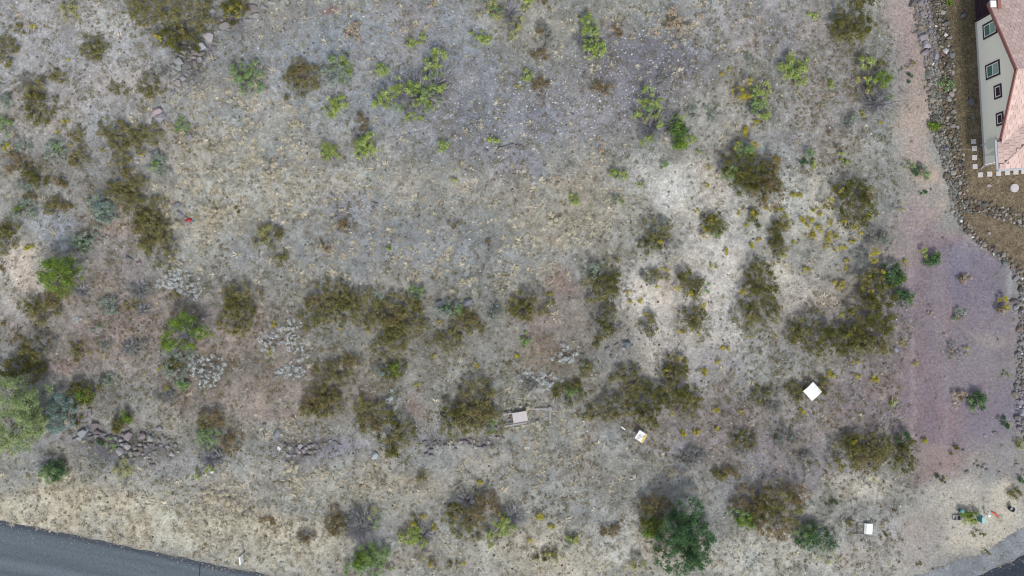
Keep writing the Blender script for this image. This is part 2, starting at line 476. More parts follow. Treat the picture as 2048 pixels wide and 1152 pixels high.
road = tag(link('asphalt_road', np_mesh('asphalt_road', np.concatenate([rv.reshape(-1, 3), skirt_v]), np.concatenate([rq, sk]),
           np.concatenate([rcol.reshape(-1, 3), rcol[:, 0]]), M_ROAD)), kind='structure')
M_TAR = mat_flat('crack_tar', (42, 46, 54), .7, .1)
cr = MB()
cp = [(401, 1124.5), (400.3, 1132), (399.6, 1140), (399.9, 1150), (399, 1165), (399.4, 1180)]
L = [p2w(x - .9 - .3 * (i % 2), y) for i, (x, y) in enumerate(cp)]; R_ = [p2w(x + .9 + .2 * (i % 3), y) for i, (x, y) in enumerate(cp)]
for i in range(len(cp) - 1):
    cr.add([(*L[i], .034), (*L[i + 1], .034), (*R_[i + 1], .034), (*R_[i], .034)], [(0, 1, 2, 3)])
cr.build('sealed_crack', M_TAR, road)

ap = np.array(APRON, float)
axs = np.arange(20, 44, .09); ays = np.arange(-22, -4, .09)
AX, AY = np.meshgrid(axs, ays)
APX, APY = w2p(AX, AY)
am = in_poly(APX + 8 * (vnoise(AX, AY, .9, 14) - .5), APY + 12 * (vnoise(AX, AY, .7, 15) - .5), APRON)
ai = np.arange(AX.size).reshape(AX.shape)
aq = np.stack([ai[:-1, :-1], ai[:-1, 1:], ai[1:, 1:], ai[1:, :-1]], -1)[am[:-1, :-1]].reshape(-1, 4)
u, inv = np.unique(aq, return_inverse=True)
acol = np.ones((AX.size, 3)) * lin((126, 130, 133)) * (.75 + .4 * vnoise(AX, AY, .5, 16)).reshape(-1, 1)
tag(link('gravel_shoulder', np_mesh('gravel_shoulder', np.stack([AX.ravel(), AY.ravel(), np.full(AX.size, .012)], -1)[u], inv.reshape(-1, 4), acol[u], M_TRACK, True)), kind='structure')

# ------------------------------------------------------------------ the house
HB = p2w(1968, 330)                              # south-west wall corner on the ground
HROT = math.radians(3.43)                        # local x = away from the lot (east), local y = north along the wall
M_STUCCO = mat_flat('stucco', (240, 236, 222), .9, .05, 60, .1, .25)
M_TRIM = mat_flat('dark_trim', (62, 50, 56), .7, .12, 30)
M_VINYL = mat_flat('white_vinyl', (232, 232, 235), .5, .03, 20)
M_FASCIA = mat_flat('brown_fascia', (142, 98, 92), .7, .1, 25)
M_GUTTER = mat_flat('grey_gutter', (170, 176, 182), .5, .05, 20)
M_SCREEN = mat_flat('dark_brown_slats', (58, 46, 54), .7, .15, 20)
M_BOX = mat_flat('painted_box', (198, 201, 192), .6, .05, 30)
M_UNDER = mat_flat('roof_underlay', (120, 92, 88), .95, .1, 20)
M_CONC = mat_flat('pale_concrete', (180, 177, 178), .95, .14, 25, .05, .3)
M_TILE, nt, b = new_mat('roof_tile')
oi = nt.nodes.new('ShaderNodeObjectInfo')
mr = nt.nodes.new('ShaderNodeMapRange'); mr.inputs['To Min'].default_value = .84; mr.inputs['To Max'].default_value = 1.12
nt.links.new(oi.outputs['Random'], mr.inputs['Value'])
tc = nt.nodes.new('ShaderNodeTexCoord'); nn = nt.nodes.new('ShaderNodeTexNoise'); nn.inputs['Scale'].default_value = 14; nn.inputs['Detail'].default_value = 6
nt.links.new(tc.outputs['Object'], nn.inputs['Vector'])
m2 = nt.nodes.new('ShaderNodeMapRange'); m2.inputs['From Min'].default_value = .3; m2.inputs['From Max'].default_value = .7; m2.inputs['To Min'].default_value = .86; m2.inputs['To Max'].default_value = 1.12
nt.links.new(nn.outputs['Fac'], m2.inputs['Value'])
mm = nt.nodes.new('ShaderNodeMath'); mm.operation = 'MULTIPLY'; nt.links.new(mr.outputs[0], mm.inputs[0]); nt.links.new(m2.outputs[0], mm.inputs[1])
vs_ = nt.nodes.new('ShaderNodeVectorMath'); vs_.operation = 'SCALE'; vs_.inputs[0].default_value = tuple(lin((192, 168, 160)))
nt.links.new(mm.outputs[0], vs_.inputs['Scale']); nt.links.new(vs_.outputs[0], b.inputs['Base Color'])
M_GLASS, nt, b = new_mat('window_glass')
b.inputs['Base Color'].default_value = (*lin((140, 168, 154)), 1); b.inputs['Roughness'].default_value = .08; b.inputs['Specular IOR Level'].default_value = .6
M_GLASS2, nt, b = new_mat('open_window_dark')
b.inputs['Base Color'].default_value = (*lin((84, 118, 104)), 1); b.inputs['Roughness'].default_value = .1; b.inputs['Specular IOR Level'].default_value = .5

house = empty('house', (HB[0], HB[1], 0), HROT)
tag(house, 'cream stucco house with pink tiled roof beyond the stone border', 'house')
GC, PEAK, EV, SL = 4.95, 4.42, 2.52, .475        # gable centre, ridge height, eave height, roof pitch
def rz(w): return PEAK - SL * abs(w - GC)
DEP = 7.0
mb = MB()
outl = [(0, 0), (9.2, 0), (9.2, rz(9.2) - .12), (GC, PEAK - .12), (.95, rz(.95) - .12), (.0, 2.42)]
n = len(outl)
vv = [(0, w, z) for w, z in outl] + [(DEP, w, z) for w, z in outl]
mb.add(vv, [tuple(range(n)), tuple(range(2 * n - 1, n - 1, -1))] + [(i, n + i, n + (i + 1) % n, (i + 1) % n) for i in range(n)])
mb.build('wall', M_STUCCO, house)
mb = MB(); mb.box(-.03, -.004, 0, 9.2, 0, .16)
mb.build('wall_base', M_CONC, house)

# roof decks: two gable slopes, the hipped corner
OH = .45
def deck(name, pts, th=.06):
    pts = [Vector(p) for p in pts]
    nn_ = (pts[1] - pts[0]).cross(pts[2] - pts[0]).normalized()
    if nn_.z < 0: nn_ = -nn_
    m_ = MB(); k = len(pts)
    m_.add(pts + [p - nn_ * th for p in pts], [tuple(range(k)), tuple(range(2 * k - 1, k - 1, -1))] + [(i, (i + 1) % k, k + (i + 1) % k, k + i) for i in range(k)])
    return m_.build(name, M_UNDER, house)
NE = 9.75
HE = 2.40                                        # eave of the hip corner
deck('roof_deck', [(-OH, GC, PEAK), (DEP, GC, PEAK), (DEP, NE, rz(NE)), (-OH, NE, rz(NE))])
deck('roof_deck', [(-OH, GC, PEAK), (DEP, GC, PEAK), (DEP, .9, rz(.9)), (-OH, .9, rz(.9))])
# hip: west face eave at x=-.6, south face eave at y=-.6
def hipw(v): return HE + SL * (v + .6)
deck('roof_deck', [(-.6, -.6, HE), (-.6, 1.2, HE), (3.4, 5.2, hipw(3.4)), (3.4, 3.4, hipw(3.4))])
deck('roof_deck', [(-.6, -.6, HE), (3.4, 3.4, hipw(3.4)), (DEP, 3.4, hipw(3.4)), (DEP, -.6, HE)])

# tiles, one by one, sharing one mesh per size
def tile_mesh(w, l):
    V = []; t = .036
    V = [(-w / 2, 0, .012), (w / 2, 0, .012), (w / 2, l, .003), (-w / 2, l, .003),
         (-w / 2, 0, .012 + t), (w / 2, 0, .012 + t), (w / 2, l, .003 + t), (-w / 2, l, .003 + t)]
    me = bpy.data.meshes.new('roof_tile')
    me.from_pydata(V, [], [(3, 2, 1, 0), (4, 5, 6, 7), (0, 1, 5, 4), (1, 2, 6, 5), (2, 3, 7, 6), (3, 0, 4, 7)])
    me.materials.append(M_TILE); me.update(); return me
TW, TL = .335, .30
TM = tile_mesh(TW - .016, TL + .03)
far_v, far_f = [], []
n_tile = 0
def lay(origin, across_, up, n_ac, n_up, ok, near):
    global n_tile
    origin, across_, up = Vector(origin), Vector(across_).normalized(), Vector(up).normalized()
    nrm_ = across_.cross(up).normalized()
    if nrm_.z < 0:
        nrm_ = -nrm_
    ac = up.cross(nrm_)
    for j in range(n_up):
        for i in range(n_ac):
            half = 0.5 if (j % 2 and i == 0) else 1.0
            p = origin + across_ * ((TW * (i + .5) - TW * .5 * (j % 2)) if half == 1 else TW * .25) + up * (TL * j)
            if not ok(p): continue
            M = Matrix((( ac.x, up.x, nrm_.x, p.x), (ac.y, up.y, nrm_.y, p.y), (ac.z, up.z, nrm_.z, p.z), (0, 0, 0, 1)))
            if half < 1: M = M @ Matrix.Scale(.49, 4, (1, 0, 0))
            jit = Matrix.Rotation(random.uniform(-.012, .012), 4, 'Z') @ Matrix.Translation((0, random.uniform(-.008, .008), random.uniform(0, .005)))
            if near(p) and n_tile < 299:
                o = link('roof_tile', TM, house); o.matrix_local = M @ jit; n_tile += 1
            else:
                k = len(far_v); far_v.extend([(M @ jit) @ v.co for v in TM.vertices]); far_f.extend([tuple(a + k for a in p_.vertices) for p_ in TM.polygons])
near = lambda p: p.x < 1.5
lay((-OH, NE, rz(NE)), (1, 0, 0), (0, -1, SL), 22, 18, lambda p: p.y > GC + .12 and p.x > -OH + .01, near)
def south_ok(p):
    if p.y > GC - .12 or p.x < -OH + .01: return False
    v = p.x
    return p.z > hipw(v) - .17 if p.y < 5.2 else True
lay((-OH, .9, rz(.9)), (1, 0, 0), (0, 1, SL), 22, 15, south_ok, near)
lay((-.6, -.6, HE), (0, 1, 0), (1, 0, SL), 30, 13, lambda p: p.y > p.x + .12 and p.z > rz(p.y) - .17 and p.y < p.x + 2.6, near)
lay((-.6, -.6, HE), (1, 0, 0), (0, 1, SL), 24, 13, lambda p: p.x > p.y + .12, near)
me = bpy.data.meshes.new('far_roof_tiles'); me.from_pydata([tuple(v) for v in far_v], [], far_f); me.materials.append(M_TILE); me.update()
tag(link('far_roof_tiles', me, house), kind='stuff')
# ridge and hip cap tiles
CAPM = MB()
CAPM.tube([(0, 0, 0), (0, .36, .006)], .075, 8)
cap = CAPM.build('ridge_tile', M_TILE, house)
capme = cap.data
caps = []
def cap_row(a, b_):
    a, b_ = Vector(a), Vector(b_); d = (b_ - a); L_ = d.length; d.normalize()
    for i in range(int(L_ / .34)):
        caps.append((a + d * .34 * i, d))
cap_row((-OH, GC, PEAK + .0), (3.5, GC, PEAK + .0))
cap_row((-.6, -.6, HE + .01), (3.2, 3.2, hipw(3.2) + .01))
for i, (p, d) in enumerate(caps):
    o = cap if i == 0 else link('ridge_tile', capme, house)
    o.location = p; o.rotation_mode = 'QUATERNION'; o.rotation_quaternion = d.to_track_quat('Y', 'Z')
# fascias and gutters
mb = MB()
def beam(m_, a, b_, wd, ht):
    a, b_ = Vector(a), Vector(b_); d = (b_ - a); L_ = d.length
    M = Matrix.Translation(a) @ d.to_track_quat('Y', 'Z').to_matrix().to_4x4()
    m_.box(-wd / 2, wd / 2, 0, L_, -ht, 0, M)
beam(mb, (-OH - .03, GC, PEAK + .05), (-OH - .03, NE, rz(NE) + .05), .07, .2)
beam(mb, (-OH - .03, GC, PEAK + .05), (-OH - .03, 1.2, rz(1.2) + .05), .07, .2)
mb.build('rake_board', M_FASCIA, house)
for a, b_ in (((-.68, -.66, HE + .02), (-.68, 1.2, HE + .02)), ((-.62, -.68, HE + .02), (DEP, -.68, HE + .02))):
    mb = MB(); beam(mb, a, b_, .11, .11); mb.build('gutter', M_GUTTER, house)
mb = MB(); beam(mb, (-OH + .1, NE + .06, rz(NE) + .02), (DEP, NE + .06, rz(NE) + .02), .11, .11); mb.build('gutter', M_GUTTER, house)
mb = MB(); mb.box(-OH - .2, -OH + .14, 9.28, 9.66, 2.62, 2.68); mb.box(-OH - .16, -OH + .10, 9.32, 9.62, 2.52, 2.62)
mb.build('roof_vent', M_VINYL, house, .01)
mb = MB(); mb.tube([(-.09, -.09, 2.32), (-.09, -.09, .1), (-.25, -.25, .06)], .04, 8); mb.build('downspout', M_GUTTER, house)

# windows
def window(w0, w1, z0, z1, slider):
    T = .105
    m_ = MB()
    m_.box(-.05, -.004, w0, w0 + T, z0, z1); m_.box(-.05, -.004, w1 - T, w1, z0, z1)
    m_.box(-.05, -.004, w0 + T, w1 - T, z0, z0 + T); m_.box(-.05, -.004, w0 + T, w1 - T, z1 - T, z1)
    win = m_.build('window', M_TRIM, house)
    a0, a1, c0, c1 = w0 + T, w1 - T, z0 + T, z1 - T
    f = .055
    m_ = MB()
    m_.box(-.035, -.006, a0, a0 + f, c0, c1); m_.box(-.035, -.006, a1 - f, a1, c0, c1)
    m_.box(-.035, -.006, a0 + f, a1 - f, c0, c0 + f); m_.box(-.035, -.006, a0 + f, a1 - f, c1 - f, c1)
    m_.build('frame', M_VINYL, win)
    if slider:
        mid = (c0 + c1) / 2 
        m_ = MB(); m_.box(-.04, -.006, a0 + f, a1 - f, mid - .02, mid + .02); m_.build('meeting_rail', M_VINYL, win)
        m_ = MB(); m_.box(-.016, -.008, a0 + f, a1 - f, c0 + f, mid - .02); m_.build('pane', M_GLASS2, win)
        m_ = MB(); m_.box(-.022, -.008, a0 + f, a1 - f, mid + .02, c1 - f); m_.build('pane', M_GLASS, win)
    else:
        m_ = MB(); m_.box(-.016, -.008, a0 + f, a1 - f, c0 + f, c1 - f); m_.build('pane', M_SCREEN, win)
window(7.84, 8.78, .76, 2.16, True)
window(5.26, 6.2, .78, 2.2, True)
window(3.85, 4.7, 1.5, 2.24, False)
window(2.17, 2.97, 1.55, 2.26, False)
# meter box, riser pipe, small meter
mb = MB(); mb.box(-.16, -.004, .95, 1.5, .62, 1.5); bx_ = mb.build('meter_box', M_BOX, house, .012)
mb = MB(); mb.box(-.17, -.162, 1.0, 1.45, .95, 1.42); mb.build('box_door', M_BOX, bx_, .006)
mb = MB(); mb.tube([(-.12, 1.28, 0), (-.12, 1.28, .62)], .035, 10); mb.build('riser_pipe', M_GUTTER, house)
mb = MB(); mb.box(-.12, -.004, .45, .68, .85, 1.15); bx2 = mb.build('gas_meter', M_BOX, house, .03)
mb = MB(); mb.tube([(-.06, .56, .85), (-.06, .56, .05)], .02, 8); mb.build('meter_pipe', M_GUTTER, bx2)
# dark slatted porch screen that carries on the wall to the north
scr = empty('porch_screen', (0, 0, 0)); scr.parent = house
mb = MB(); mb.box(.05, .07, 9.23, 14.0, .05, 2.25); mb.build('backing', M_SCREEN, scr)
for z in np.arange(.1, 2.3, .135):
    mb = MB(); mb.box(-.02, .045, 9.25, 14.0, z, z + .085); mb.build('slat', M_SCREEN, scr)
for w in (9.25, 10.75, 12.3, 13.9):
    mb = MB(); mb.box(-.075, -.025, w, w + .09, 0, 2.38); mb.build('post', M_SCREEN, scr)
mb = MB(); mb.box(-.1, .1, 9.23, 14.0, 2.385, 2.5); mb.build('top_beam', M_FASCIA, scr)

# ------------------------------------------------------------------ small things people left on the lot
M_WHITE = mat_flat('white_paint', (222, 223, 219), .6, .12, 3)
M_DARKMET = mat_flat('dark_metal', (48, 50, 54), .6, .1, 20, .3)
M_GREYWOOD = mat_flat('weathered_wood', (158, 156, 158), .95, .2, 18, .05, .4)
M_BOARD = mat_flat('grey_board', (178, 172, 170), .9, .1, 10, .1, .2)
M_BOARDEDGE = mat_flat('dark_board_face', (112, 110, 112), .9, .1, 20)
M_TEAL = mat_flat('teal_plastic', (98, 150, 148), .6, .06, 20)
M_TEALD = mat_flat('dark_teal_plastic', (62, 92, 98), .6, .06, 20)
M_TEALTOP = mat_flat('pale_teal_lid', (150, 182, 180), .6, .05, 20)
M_RED = mat_flat('red_cloth', (158, 62, 72), .9, .2, 30, .05, .4)
M_BLUE = mat_flat('blue_cloth', (76, 112, 132), .9, .2, 30, .05, .4)
M_BLACK = mat_flat('black_plastic', (40, 40, 44), .6, .1, 20)
M_ORANGE = mat_flat('orange_red_plastic', (204, 74, 52), .5, .06, 20)
M_YELLOW = mat_flat('faded_yellow_vinyl', (214, 184, 96), .6, .12, 14)
M_SIGNWH = mat_flat('bleached_sign_face', (222, 222, 220), .6, .06, 10)
M_LETTER = mat_flat('sign_lettering', (84, 82, 86), .7, .1, 40)

def place(name, px, py, z=None, rz_=0.0):
    x, y = p2w(px, py)
    return empty(name, (x, y, gz(x, y) if z is None else z), rz_)

# bent white board
t_ = place('white_board', 1620, 781, None, math.radians(43))
tag(t_, 'blank white square board lying in the brush, corner towards the road', 'board')
mb = MB(); nseg = 10; S = .435; rows = []
for side in (0, .02):
    for i in range(nseg + 1):
        u_ = -S + 2 * S * i / nseg
        zz = .42 + .06 * (1 - (u_ / S) ** 2) + side
        rows.append([(u_, -S, zz - .03), (u_, S, zz + .05)])
vv = [v for r in rows for v in r]; K = 2 * (nseg + 1); ff = []
for i in range(nseg):
    ff.append((2 * i, 2 * i + 1, 2 * i + 3, 2 * i + 2)); ff.append((K + 2 * i, K + 2 * i + 2, K + 2 * i + 3, K + 2 * i + 1))
    ff.append((2 * i, 2 * i + 2, K + 2 * i + 2, K + 2 * i)); ff.append((2 * i + 1, K + 2 * i + 1, K + 2 * i + 3, 2 * i + 3))
ff += [(0, K, K + 1, 1), (2 * nseg, 2 * nseg + 1, K + 2 * nseg + 1, K + 2 * nseg)]
mb.add(vv, ff); mb.build('panel', M_WHITE, t_)
mb = MB(); mb.box(-.36, -.3, -.38, .38, .0, .40); mb.box(.3, .36, -.38, .38, 0, .40); mb.build('batten', M_GREYWOOD, t_)

# NO OUTLET sign
sgn = place('road_sign', 1280, 871, None, 0)
tag(sgn, 'faded diamond sign reading NO OUTLET with a yellow edge strip', 'sign')
tilt = Matrix.Translation((0, 0, .42)) @ Matrix.Rotation(math.radians(10), 4, 'Y') @ Matrix.Rotation(math.radians(-34), 4, 'Z')
def corner_poly(h, r):
    out = []
    for cx_, cy_, sx, sy in ((h - r, h - r, 1, 1), (-h + r, h - r, -1, 1), (-h + r, -h + r, -1, -1), (h - r, -h + r, 1, -1)):
        a0 = math.atan2(sy, sx)
        for k in (-1, 0, 1):
            out.append((cx_ + r * math.cos(a0 + k * PI / 4), cy_ + r * math.sin(a0 + k * PI / 4)))
    return out
mb = MB(); mb.prism(corner_poly(.31, .04), 0, .012); o = mb.build('plate', M_SIGNWH, sgn); o.matrix_local = tilt
mb = MB(); mb.box(.17, .305, -.285, .285, .0155, .0175); o = mb.build('yellow_strip', M_YELLOW, sgn); o.matrix_local = tilt
for i, (txt, yy, xx) in enumerate((('NO', .055, -.07), ('OUTLET', -.10, -.02))):
    cu = bpy.data.curves.new('lettering', 'FONT'); cu.body = txt; cu.size = .165; cu.align_x = 'CENTER'; cu.extrude = .0008; cu.offset = .0
    to_ = bpy.data.objects.new('lettering', cu); C.objects.link(to_)
    bpy.context.view_layer.update()
    me = bpy.data.meshes.new_from_object(to_.evaluated_get(bpy.context.evaluated_depsgraph_get()))
    bpy.data.objects.remove(to_); me.materials.clear(); me.materials.append(M_LETTER)
    o = link('lettering', me, sgn)
    o.matrix_local = Matrix.Translation((0, 0, .42)) @ Matrix.Rotation(math.radians(10), 4, 'Y') @ Matrix.Rotation(math.radians(14), 4, 'Z') @ Matrix.Translation((xx, yy, .020))
mb = MB(); mb.box(-.025, .025, -.025, .025, -.1, .42); mb.build('post', M_GREYWOOD, sgn)
t_ = place('marker_stake', 1246, 856, None, math.radians(-38))
tag(t_, 'short white marker stake fallen beside the diamond sign', 'stake')
mb = MB(); mb.box(-.15, .15, -.04, .04, .06, .09); mb.build('slat', M_WHITE, t_); mb = MB(); mb.box(-.26, -.14, -.02, .02, .05, .058); mb.build('tip', M_GREYWOOD, t_)

# fallen sign frame with folded white panel
t_ = place('fallen_sign', 1724, 1055, None, math.radians(-3))
tag(t_, 'blank white sign panel on a black wire frame lying on pale dirt', 'sign')
mb = MB()
fr = [(-.32, -.35, .05), (-.34, .33, .05), (.12, .33, .10), (.12, -.36, .10)]
mb.tube([(-.66, -.42, .03), (-.32, -.37, .05), (.14, -.34, .1)], .016, 6); mb.tube([(-.32, -.37, .05), (-.35, .31, .05)], .016, 6)
mb.tube([(-.35, .31, .05), (-.12, .34, .06), (.14, .33, .1)], .013, 6); mb.build('wire_frame', M_DARKMET, t_)
mb = MB(); M_ = Matrix.Translation((.39, 0, .2)) @ Matrix.Rotation(math.radians(6), 4, 'Y'); mb.box(-.2, .2, -.35, .33, -.01, .01, M_)
mb.build('panel', M_WHITE, t_)
mb = MB(); M_ = Matrix.Translation((.14, 0, .17)) @ Matrix.Rotation(math.radians(-48), 4, 'Y'); mb.box(-.07, .07, -.345, .325, -.01, .01, M_)
mb.build('panel_fold', M_WHITE, t_)

# fallen board on timber rails, by the straw grass
t_ = place('fallen_board', 1040, 832, None, math.radians(10))
tag(t_, 'grey board on two weathered timber rails, fallen in straw grass', 'board')
mb = MB(); mb.box(-.47, .47, -.30, .34, .3, .34); mb.build('panel', M_BOARD, t_, .008)
mb = MB(); mb.box(-.45, .47, -.36, -.305, .12, .33); mb.build('edge_board', M_BOARDEDGE, t_, .006)
for yy, a in ((.33, -.9), (-.42, -.85)):
    mb = MB(); mb.box(a - .32, -.2 if yy > 0 else .3, yy - .035, yy + .035, .2, .27); mb.build('rail', M_GREYWOOD, t_, .006)
mb = MB(); mb.box(-.4, -.33, -.3, .3, .0, .2); mb.box(.33, .4, -.3, .3, .0, .2); mb.build('bearer', M_GREYWOOD, t_)
t_ = place('fallen_post', 1083, 817, None, 0)
tag(t_, 'bleached timber post with a crossbar, lying right of the grey board', 'post')
t_['label'] = 'bleached timber post with crossbar lying beside the grey board'
mb = MB(); mb.box(-.58, .68, -.035, .035, .1, .17); mb.build('post', M_GREYWOOD, t_, .006)
mb = MB(); mb.box(.50, .57, -.74, .14, .175, .235); mb.build('crossbar', M_GREYWOOD, t_, .006)

# small double-posted sign by the road
t_ = empty('roadside_sign', (*p2w(490.5, 1111), 0), math.radians(6))
tag(t_, 'small white sign on two dark posts at the asphalt edge', 'sign')
for yy in (-.30, .30):
    mb = MB(); mb.box(-.02, .02, yy - .02, yy + .02, 0, 1.02); mb.build('post', M_DARKMET, t_)
mb = MB(); mb.box(-.035, -.024, -.29, .29, .55, .98, Matrix.Rotation(math.radians(0), 4, 'Y')); pn = mb.build('panel', M_DARKMET, t_)
mb = MB(); mb.box(.024, .036, -.28, .28, .5, .97); mb.build('panel', M_SIGNWH, t_)
mb = MB(); mb.box(-.045, .05, -.27, .27, .985, 1.03); mb.build('top_rail', M_WHITE, t_, .004)

# red and blue bundle
t_ = place('cloth_bundle', 378, 439.5, None, 0)
tag(t_, 'crumpled red and blue bundle among the pale grass tufts', 'bundle')
def lump(cx_, cy_, cz_, a, b_, c_, seed, n1=12, n2=8):
    m_ = MB(); V = []
    for i in range(n2 + 1):
        th = PI * i / n2
        for k in range(n1):
            ph = 2 * PI * k / n1
            x, y, z = math.sin(th) * math.cos(ph), math.sin(th) * math.sin(ph), math.cos(th)
            r = .78 + .42 * float(vnoise(np.array([3 * x + seed]), np.array([3 * y + 2 * z]), .8, 7)[0])
            V.append((cx_ + a * x * r, cy_ + b_ * y * r, cz_ + c_ * z * r))
    F = [(i * n1 + k, (i + 1) * n1 + k, (i + 1) * n1 + (k + 1) % n1, i * n1 + (k + 1) % n1) for i in range(n2) for k in range(n1)]
    m_.add(V, F); return m_
lump(.05, -.01, .1, .2, .12, .12, 1).build('red_body', M_RED, t_)
lump(-.15, -.05, .09, .1, .08, .09, 4).build('red_fold', M_RED, t_)
lump(.26, -.06, .08, .1, .1, .09, 2).build('blue_end', M_BLUE, t_)
lump(-.21, .10, .1, .05, .06, .06, 3).build('dark_end', M_BLACK, t_)
lump(-.24, .15, .12, .04, .02, .03, 5).build('white_tip', M_WHITE, t_)
mb = MB(); mb.tube([(-.18, .02, .2), (-.13, .08, .21), (-.12, .12, .17)], .022, 6); mb.build('pale_strap', mat_flat('pale_strap', (222, 190, 175), .8), t_)
tag(lump(0, 0, 0, .11, .09, .09, 9).build('white_bag', M_WHITE, None), 'small crumpled white bag beside the bare twigs and lime shoots', 'bag').location = (*p2w(425, 943), .1)

# utility corner near the right road
t_ = place('utility_box', 1957.5, 1036, 0, math.radians(-1))
tag(t_, 'teal utility box with a pale lid beside a lime bush', 'utility box')
mb = MB(); mb.box(-.10, .10, -.19, .19, 0, .5); mb.build('body', M_TEAL, t_, .01)
mb = MB(); mb.box(-.115, .115, -.205, .205, .502, .55); mb.build('lid', M_TEALTOP, t_, .01)
t_ = place('cable_pedestal', 1951, 1027, 0, math.radians(-28))
tag(t_, 'dark teal flat cabinet half hidden behind the lime bush', 'cabinet')
mb = MB(); mb.box(-.17, .17, -.07, .07, 0, .42); mb.build('body', M_TEALD, t_, .01)
mb = MB(); mb.box(-.185, .185, -.085, .085, .422, .46); mb.build('lid', M_TEALD, t_, .01)
t_ = place('plant_pot', 1919, 1020, 0)
tag(t_, 'round teal capped pot beside the twin wire frames', 'pot')
mb = MB(); mb.lathe([(.10, 0), (.125, .3), (.13, .31)], 14); mb.build('body', M_TEALD, t_)
mb = MB(); mb.lathe([(.14, .312), (.14, .35), (.09, .39), (.02, .4)], 14); mb.build('lid', M_TEAL, t_, smooth=False)
t_ = place('wire_crate', 1912, 1034.5, 0)
tag(t_, 'pair of pale square frames around dark water meter pits', 'frame')
for dx, dark_ in ((-.13, False), (.13, True)):
    m_ = MB(); a = .125; w = .022
    m_.box(dx - a, dx + a, -.16, -.16 + w, 0, .12); m_.box(dx - a, dx + a, .16 - w, .16, 0, .12)
    m_.box(dx - a, dx - a + w, -.16 + w, .16 - w, 0, .12); m_.box(dx + a - w, dx + a, -.16 + w, .16 - w, 0, .12)
    fr_ = m_.build('square_frame', M_GREYWOOD, t_)
    if dark_:
        m_ = MB(); m_.box(dx - a + w, dx + a - w, -.16 + w, .16 - w, 0.01, .06); m_.build('pit_cover', M_BLACK, t_)
t_ = place('marker_post', 1969.5, 1027, 0)
tag(t_, 'round white capped marker post between teal box and orange pipe', 'post')
mb = MB(); mb.lathe([(.045, 0), (.045, .45)], 10); mb.build('post', M_WHITE, t_)
mb = MB(); mb.lathe([(.08, .452), (.105, .47), (.105, .5), (.05, .53), (.01, .535)], 14); mb.build('cap', M_WHITE, t_)
mb = MB(); pts = [(*p2w(1982.5, 1023.5), .06), (*p2w(1986, 1025.4), .09), (*p2w(1990, 1028), .09), (*p2w(1995, 1031.8), .05)]
x0, y0 = p2w(1988, 1027)
mb.tube([(p[0] - x0, p[1] - y0, p[2]) for p in pts], .045, 8)
tag(mb.build('plastic_pipe', M_ORANGE, None, loc=(x0, y0, 0)), 'short curved orange-red pipe on pale dirt near the white capped post', 'pipe')
t_ = place('flower_pot', 2018.5, 1016, 0)
tag(t_, 'dark round bucket standing alone on the bare pale dirt', 'bucket')
mb = MB(); mb.lathe([(.11, 0), (.15, .3), (.165, .3), (.165, .34), (.14, .34), (.135, .1)], 14); mb.build('body', M_DARKMET, t_)
mb = MB(); mb.lathe([(.137, .22), (.02, .225)], 14); mb.build('water', M_GUTTER, t_)

# stepping stones by the house: labels follow the path from the porch end to the corner and along the road-side wall
SS = [(1947.5, 283, 'stepping stone farthest up the path along the windowed wall', 3), (1949, 296.5, 'stepping stone close behind the farthest one beside the meter box', 1),
      (1949.3, 315, 'stepping stone between the meter box and the house corner', -2), (1950.3, 332.8, 'stepping stone level with the foot of the house corner', 2),
      (1960.8, 349.4, 'white stepping stone at the bend of the path', 4), (1979.5, 348, 'second stepping stone after the path bends along the eave', 2),
      (1997.5, 346.8, 'stepping stone directly below the roof corner', -3), (2015.3, 345.2, 'stepping stone under the eave, just past the roof corner', 2),
      (2032, 343.8, 'stepping stone under the eave, darker grey than its neighbours', -1), (2047.5, 343, 'stepping stone cut by the picture edge beside the eave', 1),
      (2064, 342.5, None, 0)]
for i, (px, py, lb, rot) in enumerate(SS):
    if lb is None: continue
    mb = MB(); s_ = .155 + .004 * (i % 3)
    mb.box(-s_, s_, -s_, s_, 0, .05)
    x, y = p2w(px, py, .05)
    o = mb.build('stepping_stone', M_CONC, None, .012, loc=(x, y, gz(x, y) + .004), rot=(0, 0, math.radians(rot)))
    tag(o, lb, 'paving stone', 'stepping stones around the house corner')
x, y = p2w(2027.5, 376)
mb = MB(); mb.lathe([(.27, 0), (.275, .1), (.25, .14), (.02, .15)], 24)
tag(mb.build('stone_disc', M_CONC, None, loc=(x, y, 0)), 'round pale concrete disc on the brown gravel yard', 'disc')

# ------------------------------------------------------------------ rocks
M_ROCK = mat_attr('rock', .95, .22, 9, .5, .08, obj_color=True)
M_ROCKS = mat_attr('rock_mass', .95, .2, 9, .4, .08)
import bmesh
def rock_mesh(seed, npt, flat):
    r = np.random.default_rng(seed)
    p = r.normal(size=(npt, 3)); p /= np.linalg.norm(p, axis=1)[:, None]
    p *= r.uniform(.82, 1.08, (npt, 1)); p[:, 2] *= flat
    bm = bmesh.new()
    for q in p: bm.verts.new(q)
    res = bmesh.ops.convex_hull(bm, input=bm.verts)
    for v in [v for v in bm.verts if not v.link_faces]: bm.verts.remove(v)
    me = bpy.data.meshes.new('rock'); bm.to_mesh(me); bm.free()
    me.materials.append(M_ROCK); return me
ROCKM = [rock_mesh(100 + k, 22, .75) for k in range(8)] + [rock_mesh(200 + k, 15, .7) for k in range(6)]
def jcol(c, s=.12, f=.57):
    l_ = lin(c); l_ = (l_ * .6 + l_.mean() * .4) * f * (1 + s * random.uniform(-1, 1))
    return tuple(np.clip(l_ * (1 + np.array([random.uniform(-.05, .05) for _ in range(3)])), 0, 1))
